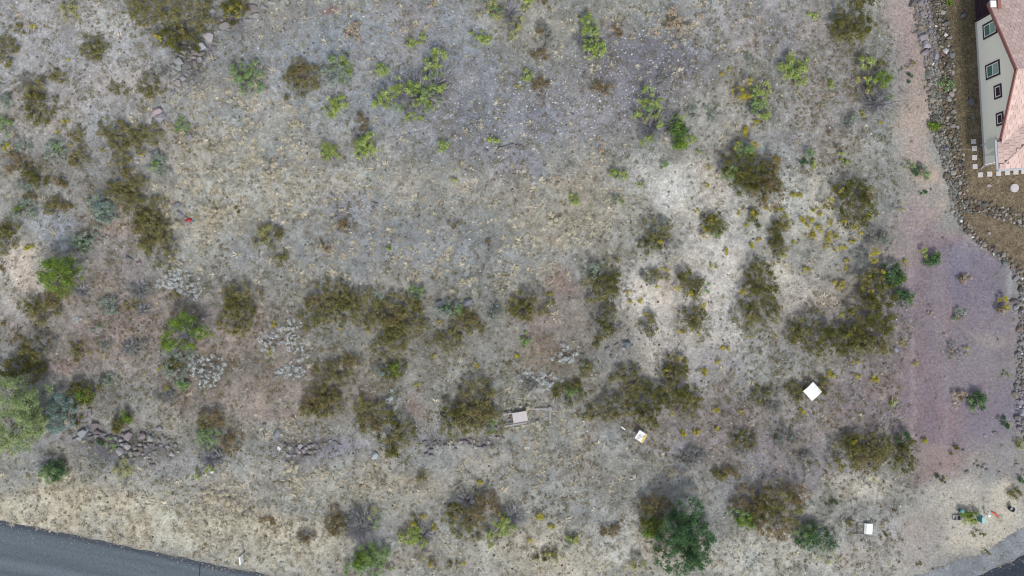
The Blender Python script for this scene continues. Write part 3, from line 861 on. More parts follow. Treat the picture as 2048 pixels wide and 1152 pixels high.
def rock(px, py, rx, ry, c, label, group, rot=None, name='rock', sink=.35):
    rx /= PPM; ry /= PPM
    hz = .75 * min(rx, ry)
    x, y = p2w(px, py, hz)
    me = random.choice(ROCKM[:8] if rx > .12 else ROCKM)
    o = link(name, me, None, (x, y, gz(x, y) + hz * (.75 - sink)), (random.uniform(-.2, .2), random.uniform(-.2, .2), 0))
    a = random.uniform(-.35, .35) if rot is None else rot
    o.rotation_euler[2] = a
    o.scale = (rx * 1.22, ry * 1.22, min(rx, ry) * 1.3)
    o.color = (*jcol(c, f=.74 if name == 'border_stone' else .74), 1)
    tag(o, label, 'rock', group)
    return o
BIG = [
 (417, 73, 13, 9, (176, 166, 165), 'largest pinkish boulder at the top of the tumbled rock line'),
 (399, 91, 12, 8, (166, 173, 182), 'pale blue-grey boulder beside the dark round bush'),
 (359, 123, 10, 8, (158, 154, 156), 'rounded grey boulder at the bend of the rock line'),
 (356, 166, 9, 7, (166, 142, 138), 'reddish boulder near the tail of the rock line'),
 (423, 23, 10, 7, (148, 146, 152), 'grey boulder between two olive bushes at the top edge'),
 (448, 52, 11, 8, (172, 162, 164), 'flat pinkish grey rock under the olive bush at the top edge'),
 (312, 224, 11, 8, (172, 152, 152), 'pinkish half of a pair of boulders in dry grass'),
 (320, 234, 10, 9, (152, 150, 158), 'grey half of a pair of boulders in dry grass'),
 (190, 851, 8, 7, (136, 124, 128), 'purple-brown boulder topping the roadside rock pile'),
 (193, 864, 9, 6, (128, 114, 122), 'dark purple boulder just under the pile top boulder'),
 (163, 867, 9, 8, (152, 156, 166), 'flat pale grey slab on the pile beside the blue-green tree'),
 (255, 873, 8, 9, (152, 142, 146), 'upright pinkish boulder next to the olive-gold pile bush'),
 (283, 873, 7, 8, (138, 128, 128), 'brown boulder leaning on straw in the middle of the rock pile'),
 (299, 877, 8, 7, (152, 148, 150), 'pale rounded boulder at the far end of the rock pile'),
 (236, 903, 10, 7, (166, 162, 166), 'light broad boulder at the foot of the rock pile'),
 (935, 605, 9, 7, (120, 124, 138), 'dark slate boulder beside the big sage bush'),
 (880, 609, 8, 8, (112, 114, 126), 'dark boulder at the rim of the long olive thicket'),
 (1255, 690, 9, 8, (112, 118, 128), 'dark blue-grey boulder below the narrow yucca'),
 (749, 912, 6, 8, (176, 184, 194), 'pale upright grey slab on the purple bare bank'),
 (553, 868, 6, 11, (136, 138, 148), 'long grey slab standing at the head of the bank rocks'),
 (558, 896, 4, 5, (212, 214, 218), 'white cobble at the end of the long grey slab'),
 (1710, 484, 3, 3, (225, 225, 228), 'single white stone under the yellow-edged olive bush'),
 (1792, 700, 6, 5, (166, 174, 186), 'pale blue stone beside the big thicket and the track'),
 (2030, 602, 8, 5, (112, 98, 106), 'dark flat boulder by the yellow bush at the border'),
 (2033, 615, 6, 5, (154, 150, 158), 'grey boulder under the dark flat one at the border'),
 (1848, 73, 9, 8, (154, 146, 158), 'round mauve boulder topmost of three on the stone border'),
 (1853, 90, 10, 8, (164, 160, 170), 'pale mauve boulder middle of three on the stone border'),
 (1851, 104, 8, 6, (158, 150, 162), 'flat mauve boulder lowest of three on the stone border'),
 (1929, 29, 6, 5, (118, 122, 134), 'slate boulder alone in the gravel beside the porch screen'),
 (1944, 203, 5, 7, (108, 113, 124), 'upright slate boulder alone in the gravel by the small windows'),
 (1946, 235, 4, 4, (116, 118, 128), 'smallest slate boulder alone in the gravel by the wall'),
 (1980, 371, 5, 3, (172, 158, 158), 'pinkish flat stone on gravel below the stepping stones'),
 (1979, 467, 4, 4, (170, 150, 140), 'pinkish stone alone in the lower gravel yard'),
 (2044, 826, 6, 7, (148, 150, 160), 'pale boulder in the grey border stones at the picture edge'),
 (1066, 367, 4, 5, (186, 188, 196), 'pale cobble below the arc of stones'),
 (886, 829, 6, 5, (92, 88, 94), 'black-brown rock in the wide olive thicket by the board'),
 (353, 410, 7, 5, (120, 124, 138), 'dark slate rock nearest above the red bundle'),
 (357, 428, 8, 6, (140, 144, 154), 'grey slate rock beside the red bundle'),
]
for (px, py, rx, ry, c, lb) in BIG:
    rock(px, py, rx, ry, c, lb, None)
n_rock = len(BIG)
NAT = []
CL = {
 ('medium grey-purple rock within the tumbled rock line by the round bush', 'rocks of the tumbled line by the round bush'):
 [(417, 84, 8, 5), (426, 95, 7, 4), (391, 104, 8, 6), (402, 108, 8, 5), (387, 115, 5, 4), (400, 118, 6, 4), (367, 104, 7, 5), (361, 112, 6, 4), (347, 134, 5, 5), (358, 136, 7, 6),
  (347, 143, 7, 6), (388, 127, 8, 6), (409, 126, 4, 5), (400, 122, 4, 3), (415, 119, 6, 4), (408, 133, 4, 3), (367, 157, 7, 5), (353, 177, 9, 6), (385, 154, 5, 5), (378, 143, 4, 3), (383, 140, 3, 3),
  (374, 150, 4, 3), (386, 163, 5, 4), (420, 104, 4, 3), (415, 98, 4, 3), (430, 86, 4, 4), (398, 99, 5, 3), (380, 133, 4, 3), (393, 136, 4, 3), (470, 50, 6, 6), (455, 58, 6, 4), (430, 65, 5, 3), (440, 40, 6, 5), (436, 52, 5, 4),
  (505, 15, 12, 7), (510, 30, 9, 5), (525, 13, 10, 5), (541, 4, 8, 5), (497, 40, 6, 4), (345, 185, 5, 4), (482, 42, 5, 4), (372, 166, 4, 3), (378, 120, 4, 3), (404, 99, 3, 2), (395, 144, 4, 3), (362, 147, 4, 3)],
 ('small dark rock by the pair of boulders in dry grass', 'small rocks near the pair of boulders'):
 [(308, 260, 4, 4), (322, 262, 5, 4), (376, 275, 6, 8), (340, 345, 5, 5), (307, 305, 5, 5), (304, 232, 4, 3)],
 ('small brown-grey stone in the arc of stones', 'stones of the arc around the bare patch'):
 [(1000, 297, 4, 4), (1007, 296, 4, 3), (1013, 293, 4, 3), (1022, 290, 5, 3), (1028, 291, 4, 4), (1035, 293, 5, 4), (1041, 296, 6, 5), (1043, 303, 5, 5), (995, 303, 4, 4), (992, 309, 3, 3), (1030, 297, 4, 3), (1018, 297, 3, 3)],
 ('small stone beside the grey bare patch with loose pebbles', 'stones round the small grey bare patch'):
 [(678, 427, 5, 4), (672, 435, 4, 3), (688, 428, 5, 4), (700, 432, 5, 3), (745, 408, 4, 4), (752, 409, 4, 4), (746, 415, 4, 3), (665, 392, 5, 4), (694, 421, 3, 3), (662, 386, 3, 2), (709, 428, 3, 2)],
 ('small stone between the sage bushes of the bare reddish slope', 'stones on the reddish slope'):
 [(195, 472, 7, 4), (207, 475, 4, 3), (256, 518, 7, 6), (277, 527, 5, 5), (175, 521, 4, 4), (430, 540, 5, 5), (552, 753, 6, 4), (930, 608, 5, 4)],
 ('dark rock in the gap between the narrow yucca and olive bush', 'dark rocks by the yucca'):
 [(1215, 698, 5, 6), (1234, 690, 5, 4), (1246, 697, 4, 3), (1222, 712, 4, 3)],
 ('grey-brown rock heaped in the roadside rock pile', 'rocks of the roadside pile'):
 [(179, 820, 5, 4), (179, 827, 5, 5), (206, 868, 6, 5), (217, 875, 7, 6), (180, 875, 6, 5), (178, 868, 4, 4), (173, 858, 5, 5), (158, 877, 7, 4), (193, 873, 6, 4), (245, 888, 5, 4), (253, 893, 7, 8),
  (266, 891, 5, 5), (279, 889, 6, 4), (270, 897, 4, 4), (281, 898, 6, 5), (291, 892, 5, 5), (260, 907, 6, 7), (273, 906, 7, 6), (252, 903, 4, 5), (224, 900, 4, 3), (313, 858, 5, 4), (320, 857, 6, 5),
  (305, 868, 4, 3), (317, 880, 5, 4), (325, 873, 4, 4), (333, 876, 4, 3), (322, 890, 4, 3), (328, 897, 5, 4), (336, 893, 5, 4), (343, 908, 6, 5), (310, 905, 5, 4), (300, 908, 4, 3), (290, 915, 4, 3),
  (268, 917, 4, 3), (300, 921, 5, 3), (305, 930, 6, 4), (241, 880, 4, 4), (245, 870, 4, 4), (291, 882, 4, 3), (302, 888, 4, 3), (312, 893, 4, 3), (338, 880, 4, 3), (350, 890, 5, 4), (356, 903, 4, 3), (285, 908, 4, 3), (148, 880, 5, 4), (140, 868, 4, 3), (120, 880, 5, 3), (232, 876, 5, 4), (247, 913, 4, 3)],
 ('broken rock exposed in the purple bank under the straw tufts', 'rocks exposed in the purple bank'):
 [(578, 896, 6, 5), (575, 911, 6, 4), (584, 889, 5, 4), (592, 899, 6, 5), (600, 893, 5, 5), (606, 902, 5, 5), (612, 896, 4, 4), (619, 893, 5, 4), (598, 905, 4, 3), (626, 890, 5, 4), (633, 893, 4, 4), (612, 913, 9, 4), (660, 882, 4, 3), (670, 884, 4, 3),
  (640, 900, 4, 3), (568, 889, 5, 4), (528, 852, 5, 5), (620, 903, 4, 3), (650, 888, 4, 3), (630, 902, 4, 3), (680, 890, 4, 3), (588, 911, 4, 3)],
 ('angular rock in the broken ledge below the wide olive thicket', 'rocks of the broken ledge'):
 [(843, 890, 5, 4), (850, 885, 5, 4), (855, 894, 4, 4), (861, 901, 6, 5), (853, 908, 5, 4), (862, 912, 5, 4), (870, 885, 5, 4), (875, 892, 4, 4), (868, 893, 4, 3), (905, 893, 5, 4), (912, 887, 5, 4), (920, 884, 6, 4), (930, 883, 5, 4), (941, 880, 5, 4),
  (950, 895, 6, 5), (960, 897, 6, 4), (969, 893, 5, 4), (985, 893, 5, 4), (995, 875, 5, 4), (1005, 876, 4, 4), (910, 898, 5, 4), (880, 884, 4, 3), (890, 890, 4, 3), (898, 886, 4, 3), (939, 889, 4, 3), (977, 884, 4, 3)],
 ('small slate stone on the mauve dirt near the teal utility box', 'slate stones near the utility corner'):
 [(1965, 937, 4, 3), (1958, 935, 4, 4), (1970, 932, 4, 4), (1975, 940, 4, 3), (1935, 944, 4, 4), (2035, 932, 6, 4), (1990, 866, 4, 3), (1970, 872, 4, 3), (1927, 902, 4, 3), (2000, 945, 3, 3), (1950, 930, 3, 3)],
}
PURP = [(148, 144, 146), (134, 129, 131), (160, 157, 161), (130, 127, 131), (150, 141, 139), (140, 140, 146), (164, 161, 161), (124, 118, 119), (142, 134, 130)]
for (lb, gr), lst in CL.items():
    for (px, py, rx, ry) in lst:
        NAT.append((rock(px, py, rx, ry, random.choice(PURP), lb, gr), px, py, max(rx, ry))); n_rock += 1

# stone border (riprap): the largest stones singly, the rest as one mass
RIPC = [(132, 114, 94), (112, 106, 100), (146, 138, 130), (162, 150, 134), (104, 92, 80), (124, 128, 128), (140, 118, 96), (118, 122, 114), (150, 148, 150), (96, 92, 86), (170, 160, 150)]
MAUVE = [(150, 142, 154), (160, 154, 164), (136, 128, 140), (146, 140, 146), (128, 118, 118), (150, 138, 126)]
STRIPS = [
 ([(1858, -60, 34), (1862, 40, 32), (1877, 110, 30), (1883, 200, 28), (1889, 260, 27), (1903, 310, 23), (1916, 370, 19), (1919, 404, 18)], 'upright border'),
 ([(1915, 408, 18), (1960, 414, 13), (2000, 425, 13), (2048, 441, 13), (2150, 466, 13)], 'branch'),
 ([(1910, 412, 9), (1921, 442, 6), (1950, 475, 6), (1990, 505, 6), (2035, 541, 9), (2052, 570, 13), (2052, 700, 15), (2046, 760, 15), (2046, 840, 14), (2060, 880, 14)], 'edge'),
]
cand = []
def try_pts(strip, n, rlo, rhi, grid, kind):
    pts = np.array(strip, float)
    seg = np.hypot(np.diff(pts[:, 0]), np.diff(pts[:, 1])); cum = np.concatenate([[0], np.cumsum(seg)])
    for _ in range(n):
        s = random.uniform(0, cum[-1])
        k = min(np.searchsorted(cum, s, 'right') - 1, len(seg) - 1); t = (s - cum[k]) / seg[k]
        c = pts[k] + (pts[k + 1] - pts[k]) * t
        tx, ty = (pts[k + 1, :2] - pts[k, :2]) / seg[k]
        u_ = random.uniform(-1, 1)
        x = c[0] - ty * u_ * c[2]; y = c[1] + tx * u_ * c[2]
        r = rlo + (rhi - rlo) * random.random() ** 2.6
        if y < 120 and u_ > 0 and kind == 'upright border' and random.random() < .3: r *= 1.35
        ok = True
        gx_, gy_ = int(x // 12), int(y // 12)
        for a in (-1, 0, 1):
            for b_ in (-1, 0, 1):
                for (qx, qy, qr) in grid.get((gx_ + a, gy_ + b_), ()):
                    if (qx - x) ** 2 + (qy - y) ** 2 < ((qr + r) * .82) ** 2: ok = False; break
                if not ok: break
            if not ok: break
        if ok:
            grid.setdefault((gx_, gy_), []).append((x, y, r)); cand.append((x, y, r, kind, u_))
grid = {}
for (px, py, rx, ry, *_r) in BIG:
    grid.setdefault((int(px // 12), int(py // 12)), []).append((px, py, max(rx, ry)))
for strip, kind in STRIPS:
    L_ = sum(math.hypot(b_[0] - a[0], b_[1] - a[1]) * a[2] * 2 for a, b_ in zip(strip[:-1], strip[1:]))
    try_pts(strip, int(L_ * .05), 3.6, 6.4, grid, kind)
    try_pts(strip, int(L_ * .35), 2.0, 3.6, grid, kind)
vis = [c for c in cand if 0 <= c[0] < 2046 and 0 <= c[1] < 880]
vis.sort(key=lambda c: -c[2])
single = set(id(c) for c in vis[:max(0, 298 - n_rock)])
GRP = {'upright border': ('stones of the wide border by the dirt track', 'stone of the wide rubble border'),
       'branch': ('stones of the border branch across the yard', 'stone of the border branch crossing the gravel'),
       'edge': ('stones of the narrow border along the lower yard', 'stone of the narrow border edging the lower gravel yard')}
def shade(c):
    L_ = sum(c) / 3
    return 'pale' if L_ > 158 else ('dark' if L_ < 108 else ('mauve-grey' if c[2] >= c[0] - 2 else 'brown'))
def seg_of(kind, x, y):
    if kind == 'upright border': return (' beside the porch screen', ' opposite the two large windows', ' opposite the two small windows', ' opposite the stepping stones')[0 if y < 60 else 1 if y < 170 else 2 if y < 260 else 3]
    if kind == 'branch': return ', near the junction' if x < 1970 else ', by the picture edge'
    return ', on its slanting run' if y < 560 else ', on its straight run'
mv, mf, mc = [], [], []
arrs = []
for me in ROCKM:
    v = np.array([v.co[:] for v in me.vertices]); f = np.array([p.vertices[:] for p in me.polygons if len(p.vertices) == 3])
    arrs.append((v, f))
off = 0
for c in cand:
    x, y, r, kind, u_ = c
    pal = RIPC if not (kind == 'upright border' and y < 130 and u_ > -.1) else MAUVE
    if y > 780: pal = MAUVE + [(170, 172, 180)]
    col = random.choice(pal)
    if random.random() < .035: col = (214, 210, 204)
    ax, ay = r * random.uniform(.9, 1.25), r * random.uniform(.75, 1.0)
    if id(c) in single:
        rock(x, y, ax, ay, col, shade(col) + ' ' + GRP[kind][1] + seg_of(kind, x, y), GRP[kind][0], random.uniform(0, 6.28), 'border_stone', .25)
    else:
        v, f = arrs[random.randrange(8, 14)]
        a = random.uniform(0, 6.28); ca, sa = math.cos(a), math.sin(a)
        q = v * np.array([ax, ay, min(ax, ay) * .95]) / PPM
        X = q[:, 0] * ca - q[:, 1] * sa; Y = q[:, 0] * sa + q[:, 1] * ca
        wx_, wy_ = p2w(x, y)
        mv.append(np.stack([X + wx_, Y + wy_, q[:, 2] + .4 * r / PPM + gz(wx_, wy_)], -1)); mf.append(f + off); off += len(v)
        mc.append(np.tile(np.array(jcol(col, f=.74)), (len(v), 1)))
o = link('border_rubble', np_mesh('border_rubble', np.concatenate(mv), np.concatenate(mf), np.concatenate(mc), M_ROCKS))
tag(o, 'mass of small brown and grey border stones beside the gravel yard', None, None, 'stuff')

# ------------------------------------------------------------------ plants
M_LEAF = mat_attr('leaves', .8, 0, 1, 0, .15)
M_STEM = mat_attr('stems', .9, .15, 20, 0, .05)
M_BLOOM = mat_attr('blooms', .8, 0, 1, 0, .1)

GAIN = .72
# palette (photograph-like leaf colours), leaves per m2, leaf length, leaf width, clumps per m2, clump radius
KIND = {
 'O': dict(c=[(132, 130, 78), (150, 145, 92), (108, 106, 62), (140, 131, 90), (162, 154, 110), (98, 99, 64)], n=640, L=.095, W=.042, k=15, r=.18),
 'D': dict(c=[(100, 102, 48), (122, 122, 60), (78, 82, 38), (136, 130, 70), (110, 103, 56), (84, 90, 44)], n=720, L=.095, W=.042, k=14, r=.195),
 'B': dict(c=[(140, 122, 84), (158, 138, 98), (118, 104, 72), (148, 134, 100), (110, 98, 68)], n=560, L=.095, W=.038, k=15, r=.18),
 'L': dict(c=[(166, 186, 92), (188, 204, 114), (132, 156, 72), (198, 210, 136), (108, 136, 60), (158, 180, 98)], n=1000, L=.085, W=.045, k=15, r=.20),
 'G': dict(c=[(130, 160, 98), (148, 174, 112), (112, 144, 84), (156, 178, 126)], n=720, L=.10, W=.04, k=14, r=.18),
 'K': dict(c=[(72, 104, 66), (92, 126, 82), (54, 84, 48), (108, 140, 98), (78, 110, 74)], n=900, L=.11, W=.05, k=14, r=.24),
 'J': dict(c=[(106, 134, 50), (128, 156, 64), (84, 112, 40), (144, 166, 80)], n=1150, L=.11, W=.045, k=20, r=.25),
 'V': dict(c=[(150, 170, 112), (170, 188, 132), (122, 144, 88), (180, 194, 144), (138, 158, 104)], n=850, L=.11, W=.05, k=12, r=.26),
 'S': dict(c=[(152, 166, 148), (168, 180, 164), (132, 148, 130), (174, 184, 170), (140, 156, 138)], n=700, L=.10, W=.034, k=19, r=.16),
 'U': dict(c=[(118, 144, 138), (136, 160, 152), (100, 126, 122), (146, 168, 160)], n=820, L=.11, W=.04, k=14, r=.2),
 'W': dict(c=[(222, 228, 228), (232, 236, 235), (202, 210, 210), (214, 220, 218)], n=560, L=.085, W=.03, k=18, r=.13),
 'Y': dict(c=[(196, 186, 70), (210, 200, 86), (172, 162, 62), (168, 158, 80)], n=1000, L=.075, W=.045, k=18, r=.14),
 'T': dict(c=[(206, 186, 160), (216, 198, 172), (192, 172, 146), (200, 184, 164)], n=520, L=.10, W=.028, k=13, r=.16),
 'P': dict(c=[(184, 184, 112), (196, 196, 132), (168, 172, 104), (178, 180, 130)], n=420, L=.11, W=.03, k=11, r=.18),
 'H': dict(c=[(228, 218, 192), (214, 203, 174), (238, 230, 208)], n=950, L=.17, W=.018, k=14, r=.16),
 'A': dict(c=[(150, 152, 146), (132, 136, 134), (164, 165, 156), (140, 140, 132)], n=560, L=.12, W=.028, k=15, r=.17),
}
TWIG = [(164, 165, 170), (180, 181, 186), (140, 140, 146), (194, 193, 194)]
BARK = [(112, 100, 92), (96, 86, 80), (128, 118, 110)]

def pick(pal, n, r, jit=.12):
    a = lin(np.array(pal))[r.integers(0, len(pal), n)]
    return a * (1 + jit * r.uniform(-1, 1, (n, 1))) * GAIN

def leaf_quads(P, N, L, W, r):
    n = len(P)
    d = r.normal(size=(n, 3)); d -= N * (d * N).sum(1)[:, None]; d /= np.linalg.norm(d, axis=1)[:, None] + 1e-9
    u_ = np.cross(N, d)
    Lh = (L * .5 * r.uniform(.7, 1.3, n))[:, None]; Wh = (W * .5 * r.uniform(.7, 1.3, n))[:, None]
    V = np.stack([P - d * Lh, P + u_ * Wh - d * Lh * .1, P + d * Lh, P - u_ * Wh - d * Lh * .1], 1).reshape(-1, 3)
    return V

def blob_clumps(bl, h, kd, r, org, calm=1.0):
    """clump centres inside one uneven ellipse; world coordinates relative to org"""
    cx, cy, rx, ry = bl
    x0, y0 = p2w(cx, cy, h * .6)
    ax, ay = rx / PPM, ry / PPM
    area = PI * ax * ay
    n = max(3, int(round(kd['k'] * area)))
    th = r.uniform(0, 2 * PI, n); q = np.sqrt(r.uniform(0, 1, n))
    ph = r.uniform(0, 6.28, 3)
    edge = 1.02 + calm * .13 * np.sin(2 * th + ph[0]) + calm * .12 * np.sin(3 * th + ph[1]) + calm * .10 * np.sin(5 * th + ph[2])
    q2 = q * edge
    X = x0 + ax * q2 * np.cos(th); Y = y0 + ay * q2 * np.sin(th)
    dome = np.sqrt(np.clip(1 - .8 * q ** 2, 0.1, 1))
    Z = relief(X, Y) + h * dome * r.uniform(.45, 1.0, n)
    rc = np.minimum(kd['r'] * r.uniform(.6, 1.45, n), max(.06, (.85 if kd is KIND['Y'] else .55) * min(ax, ay)))
    Z = np.maximum(Z, relief(X, Y) + rc * .55)
    return np.stack([X, Y, Z], -1) - org, rc, area

def foliage(cl, rc, kd, r, area, dens=1.0):
    n = len(cl)
    tot = max(18, int(kd['n'] * area * dens))
    w = rc ** 2; w /= w.sum()
    ci = r.choice(n, tot, p=w)
    v = r.normal(size=(tot, 3)); v /= np.linalg.norm(v, axis=1)[:, None]
    v[:, 2] = np.abs(v[:, 2]) * 1.0 - .25
    rad = (rc[ci] * r.uniform(.25, .98, tot))[:, None]
    P = cl[ci] + v * rad * np.array([1.05, 1.05, .8])
    N = v * .6 + r.normal(size=(tot, 3)) * .55 + np.array([0, 0, .5]); N /= np.linalg.norm(N, axis=1)[:, None]
    cc = pick(kd['c'], n, r, .16)
    lc = pick(kd['c'], tot, r, .34)
    mix = r.uniform(.1, .65, (tot, 1))
    col = cc[ci] * mix + lc * (1 - mix)
    V = leaf_quads(P, N, kd['L'], kd['W'], r)
    return V, np.arange(len(V)).reshape(-1, 4), np.repeat(col, 4, axis=0)

def tubes(P0, P1, r0, r1, col):
    """three-sided tapered sticks"""
    n = len(P0)
    d = P1 - P0; d /= np.linalg.norm(d, axis=1)[:, None] + 1e-9
    a = np.cross(d, np.where(np.abs(d[:, 2:3]) < .9, [[0, 0, 1.0]], [[1.0, 0, 0]])); a /= np.linalg.norm(a, axis=1)[:, None] + 1e-9
    b_ = np.cross(d, a)
    vs = []
    for P, rr in ((P0, r0), (P1, r1)):
        for k in range(3):
            t = 2 * PI * k / 3
            vs.append(P + (a * math.cos(t) + b_ * math.sin(t)) * rr[:, None])
    V = np.stack(vs, 1).reshape(-1, 3)
    o = np.arange(n)[:, None] * 6
    F = np.concatenate([o + np.array([[0, 1, 4, 3]]), o + np.array([[1, 2, 5, 4]]), o + np.array([[2, 0, 3, 5]])])
    return V, F, np.repeat(col, 6, axis=0)

def stems(base, tips, r, r0, r1, pal, wob=.12):
    n = len(tips)
    B = np.repeat(base[None, :], n, 0) if base.ndim == 1 else base
    B = B + r.normal(size=(n, 3)) * np.array([.04, .04, 0])
    mid = B * .5 + tips * .5
    mid[:, 2] = B[:, 2] * .35 + tips[:, 2] * .65
    mid += r.normal(size=(n, 3)) * wob * np.linalg.norm(tips - B, axis=1)[:, None] * .5
    c = pick(pal, n, r)
    a = tubes(B, mid, np.full(n, r0), np.full(n, (r0 + r1) / 2), c)
    b_ = tubes(mid, tips, np.full(n, (r0 + r1) / 2), np.full(n, r1), c)
    return np.concatenate([a[0], b_[0]]), np.concatenate([a[1], b_[1] + len(a[0])]), np.concatenate([a[2], b_[2]])

def twig_blob(bl, h, r, org, dens=1.0):
    """a fan of bare grey sticks from a base at the blob's middle"""
    cx, cy, rx, ry = bl
    x0, y0 = p2w(cx, cy, h * .4)
    ax, ay = rx / PPM, ry / PPM
    n = int((34 + 34 * PI * ax * ay) * dens)
    th = r.uniform(0, 2 * PI, n); q = np.sqrt(r.uniform(.05, 1, n))
    X = x0 + ax * q * np.cos(th); Y = y0 + ay * q * np.sin(th)
    tips = np.stack([X, Y, gz(x0, y0) + h * (1.05 - .55 * q) * r.uniform(.5, 1.0, n)], -1) - org
    base = np.array([x0, y0, gz(x0, y0)]) - org
    B = base[None, :] + np.stack([ax * .35 * q * np.cos(th), ay * .35 * q * np.sin(th), np.zeros(n)], -1) * r.uniform(0, 1, (n, 1))
    V, F, c = stems(B, tips, r, .019, .010, TWIG, .16)
    k = r.integers(0, n, n * 2)                       # side twigs
    t = r.uniform(.4, .95, (2 * n, 1))
    s0 = B[k] * (1 - t) + tips[k] * t
    s1 = s0 + (tips[k] - B[k]) * .28 + r.normal(size=(2 * n, 3)) * .10 * max(ax, ay)
    s1[:, 2] = np.maximum(s1[:, 2], base[2] + .03)
    V2, F2, c2 = tubes(s0, s1, np.full(2 * n, .008), np.full(2 * n, .004), pick(TWIG, 2 * n, r))
    return np.concatenate([V, V2]), np.concatenate([F, F2 + len(V)]), np.concatenate([c, c2])

PARTN = {'H': 'straw_leaves', 'Y': 'blossoms', 'L': 'lime_leaves', 'G': 'green_leaves', 'X': 'twig_sprays', 'P': 'pale_leaves', 'W': 'pale_leaves', 'T': 'dry_sprays', 'S': 'sage_leaves', 'O': 'olive_leaves', 'D': 'dark_leaves', 'K': 'dark_green_leaves', 'B': 'brown_leaves', 'A': 'grey_sprays', 'J': 'bright_leaves', 'U': 'blue_leaves', 'V': 'light_leaves'}
LEAVES_N = [0]
def plant(name, label, cat, group, h, blobs, seed, tree=False):
    r = np.random.default_rng(seed)
    blobs = [(b_[0], b_[1], b_[2], b_[3] * 1.10, b_[4] * 1.10) for b_ in blobs]
    main = max(blobs, key=lambda b_: b_[3] * b_[4] * (.2 if b_[0] == 'X' else 1))
    W_ = sum(b_[3] * b_[4] for b_ in blobs)
    cx = sum(b_[1] * b_[3] * b_[4] for b_ in blobs) / W_; cy = sum(b_[2] * b_[3] * b_[4] for b_ in blobs) / W_
    bx_, by_ = p2w(cx, cy, h * .6)
    org = np.array([bx_, by_, gz(bx_, by_)])
    by = {}
    for b_ in blobs: by.setdefault(b_[0], []).append(b_[1:])
    size = max(max(b_[3], b_[4]) for b_ in blobs)
    small = len(blobs) == 1 and size < 12.2
    root = None if small else empty(name, tuple(org))
    tips = []
    for t, bl in by.items():
        VS, FS, CS, off = [], [], [], 0
        for q in bl:
            if t == 'X':
                V, F, c = twig_blob(q, h, r, org)
            else:
                kd = KIND[t]
                cl, rc, area = blob_clumps(q, h if t != 'Y' or len(by) == 1 else h * 1.08, kd, r, org, .45 if tree else 1.0)
                V, F, c = foliage(cl, rc, kd, r, area)
                tips.append(cl)
                LEAVES_N[0] += len(F)
            VS.append(V); FS.append(F + off); CS.append(c); off += len(V)
        mt = M_STEM if t == 'X' else (M_BLOOM if t == 'Y' else M_LEAF)
        if small:
            me = np_mesh(name, np.concatenate(VS), np.concatenate(FS), np.concatenate(CS), mt)
            root = link(name, me, None, tuple(org))
        else:
            pn = ('crown' if tree else 'foliage') if t == main[0] and t != 'X' else PARTN[t]
            me = np_mesh(pn, np.concatenate(VS), np.concatenate(FS), np.concatenate(CS), mt)
            link(pn, me, root)
    if not small and tips:
        tp = np.concatenate(tips)
        base = np.array([0., 0., -.05])
        if tree:
            mb_ = MB()
            tr = .05 + .035 * h
            mb_.tube([(0, 0, -.1), (.04, .02, h * .22), (0, .05, h * .42)], tr, 8, tr * .6)
            mb_.build('trunk', M_BARK, root)
            k = r.choice(len(tp), min(len(tp), 26), replace=False)
            V, F, c = stems(np.array([0, .05, h * .3]), tp[k] * np.array([.92, .92, .74]), r, .04, .012, TWIG if 'pale' in label else BARK, .12)
            link('limb_sprays', np_mesh('limb_sprays', V, F, c, M_STEM), root)
        else:
            k = r.choice(len(tp), min(len(tp), 34), replace=False)
            tt = tp[k]
            B = tt * np.array([.35, .35, 0]) + r.normal(size=tt.shape) * np.array([.05, .05, 0])
            B[:, 2] = relief(B[:, 0] + org[0], B[:, 1] + org[1]) - org[2] - .02
            V, F, c = stems(B, tt, r, .016, .007, BARK, .12)
            link('stem_sprays', np_mesh('stem_sprays', V, F, c, M_STEM), root)
    tag(root, label, cat, group)
    return root
M_BARK = mat_flat('bark', (118, 106, 98), .95, .25, 14, .05, .5)

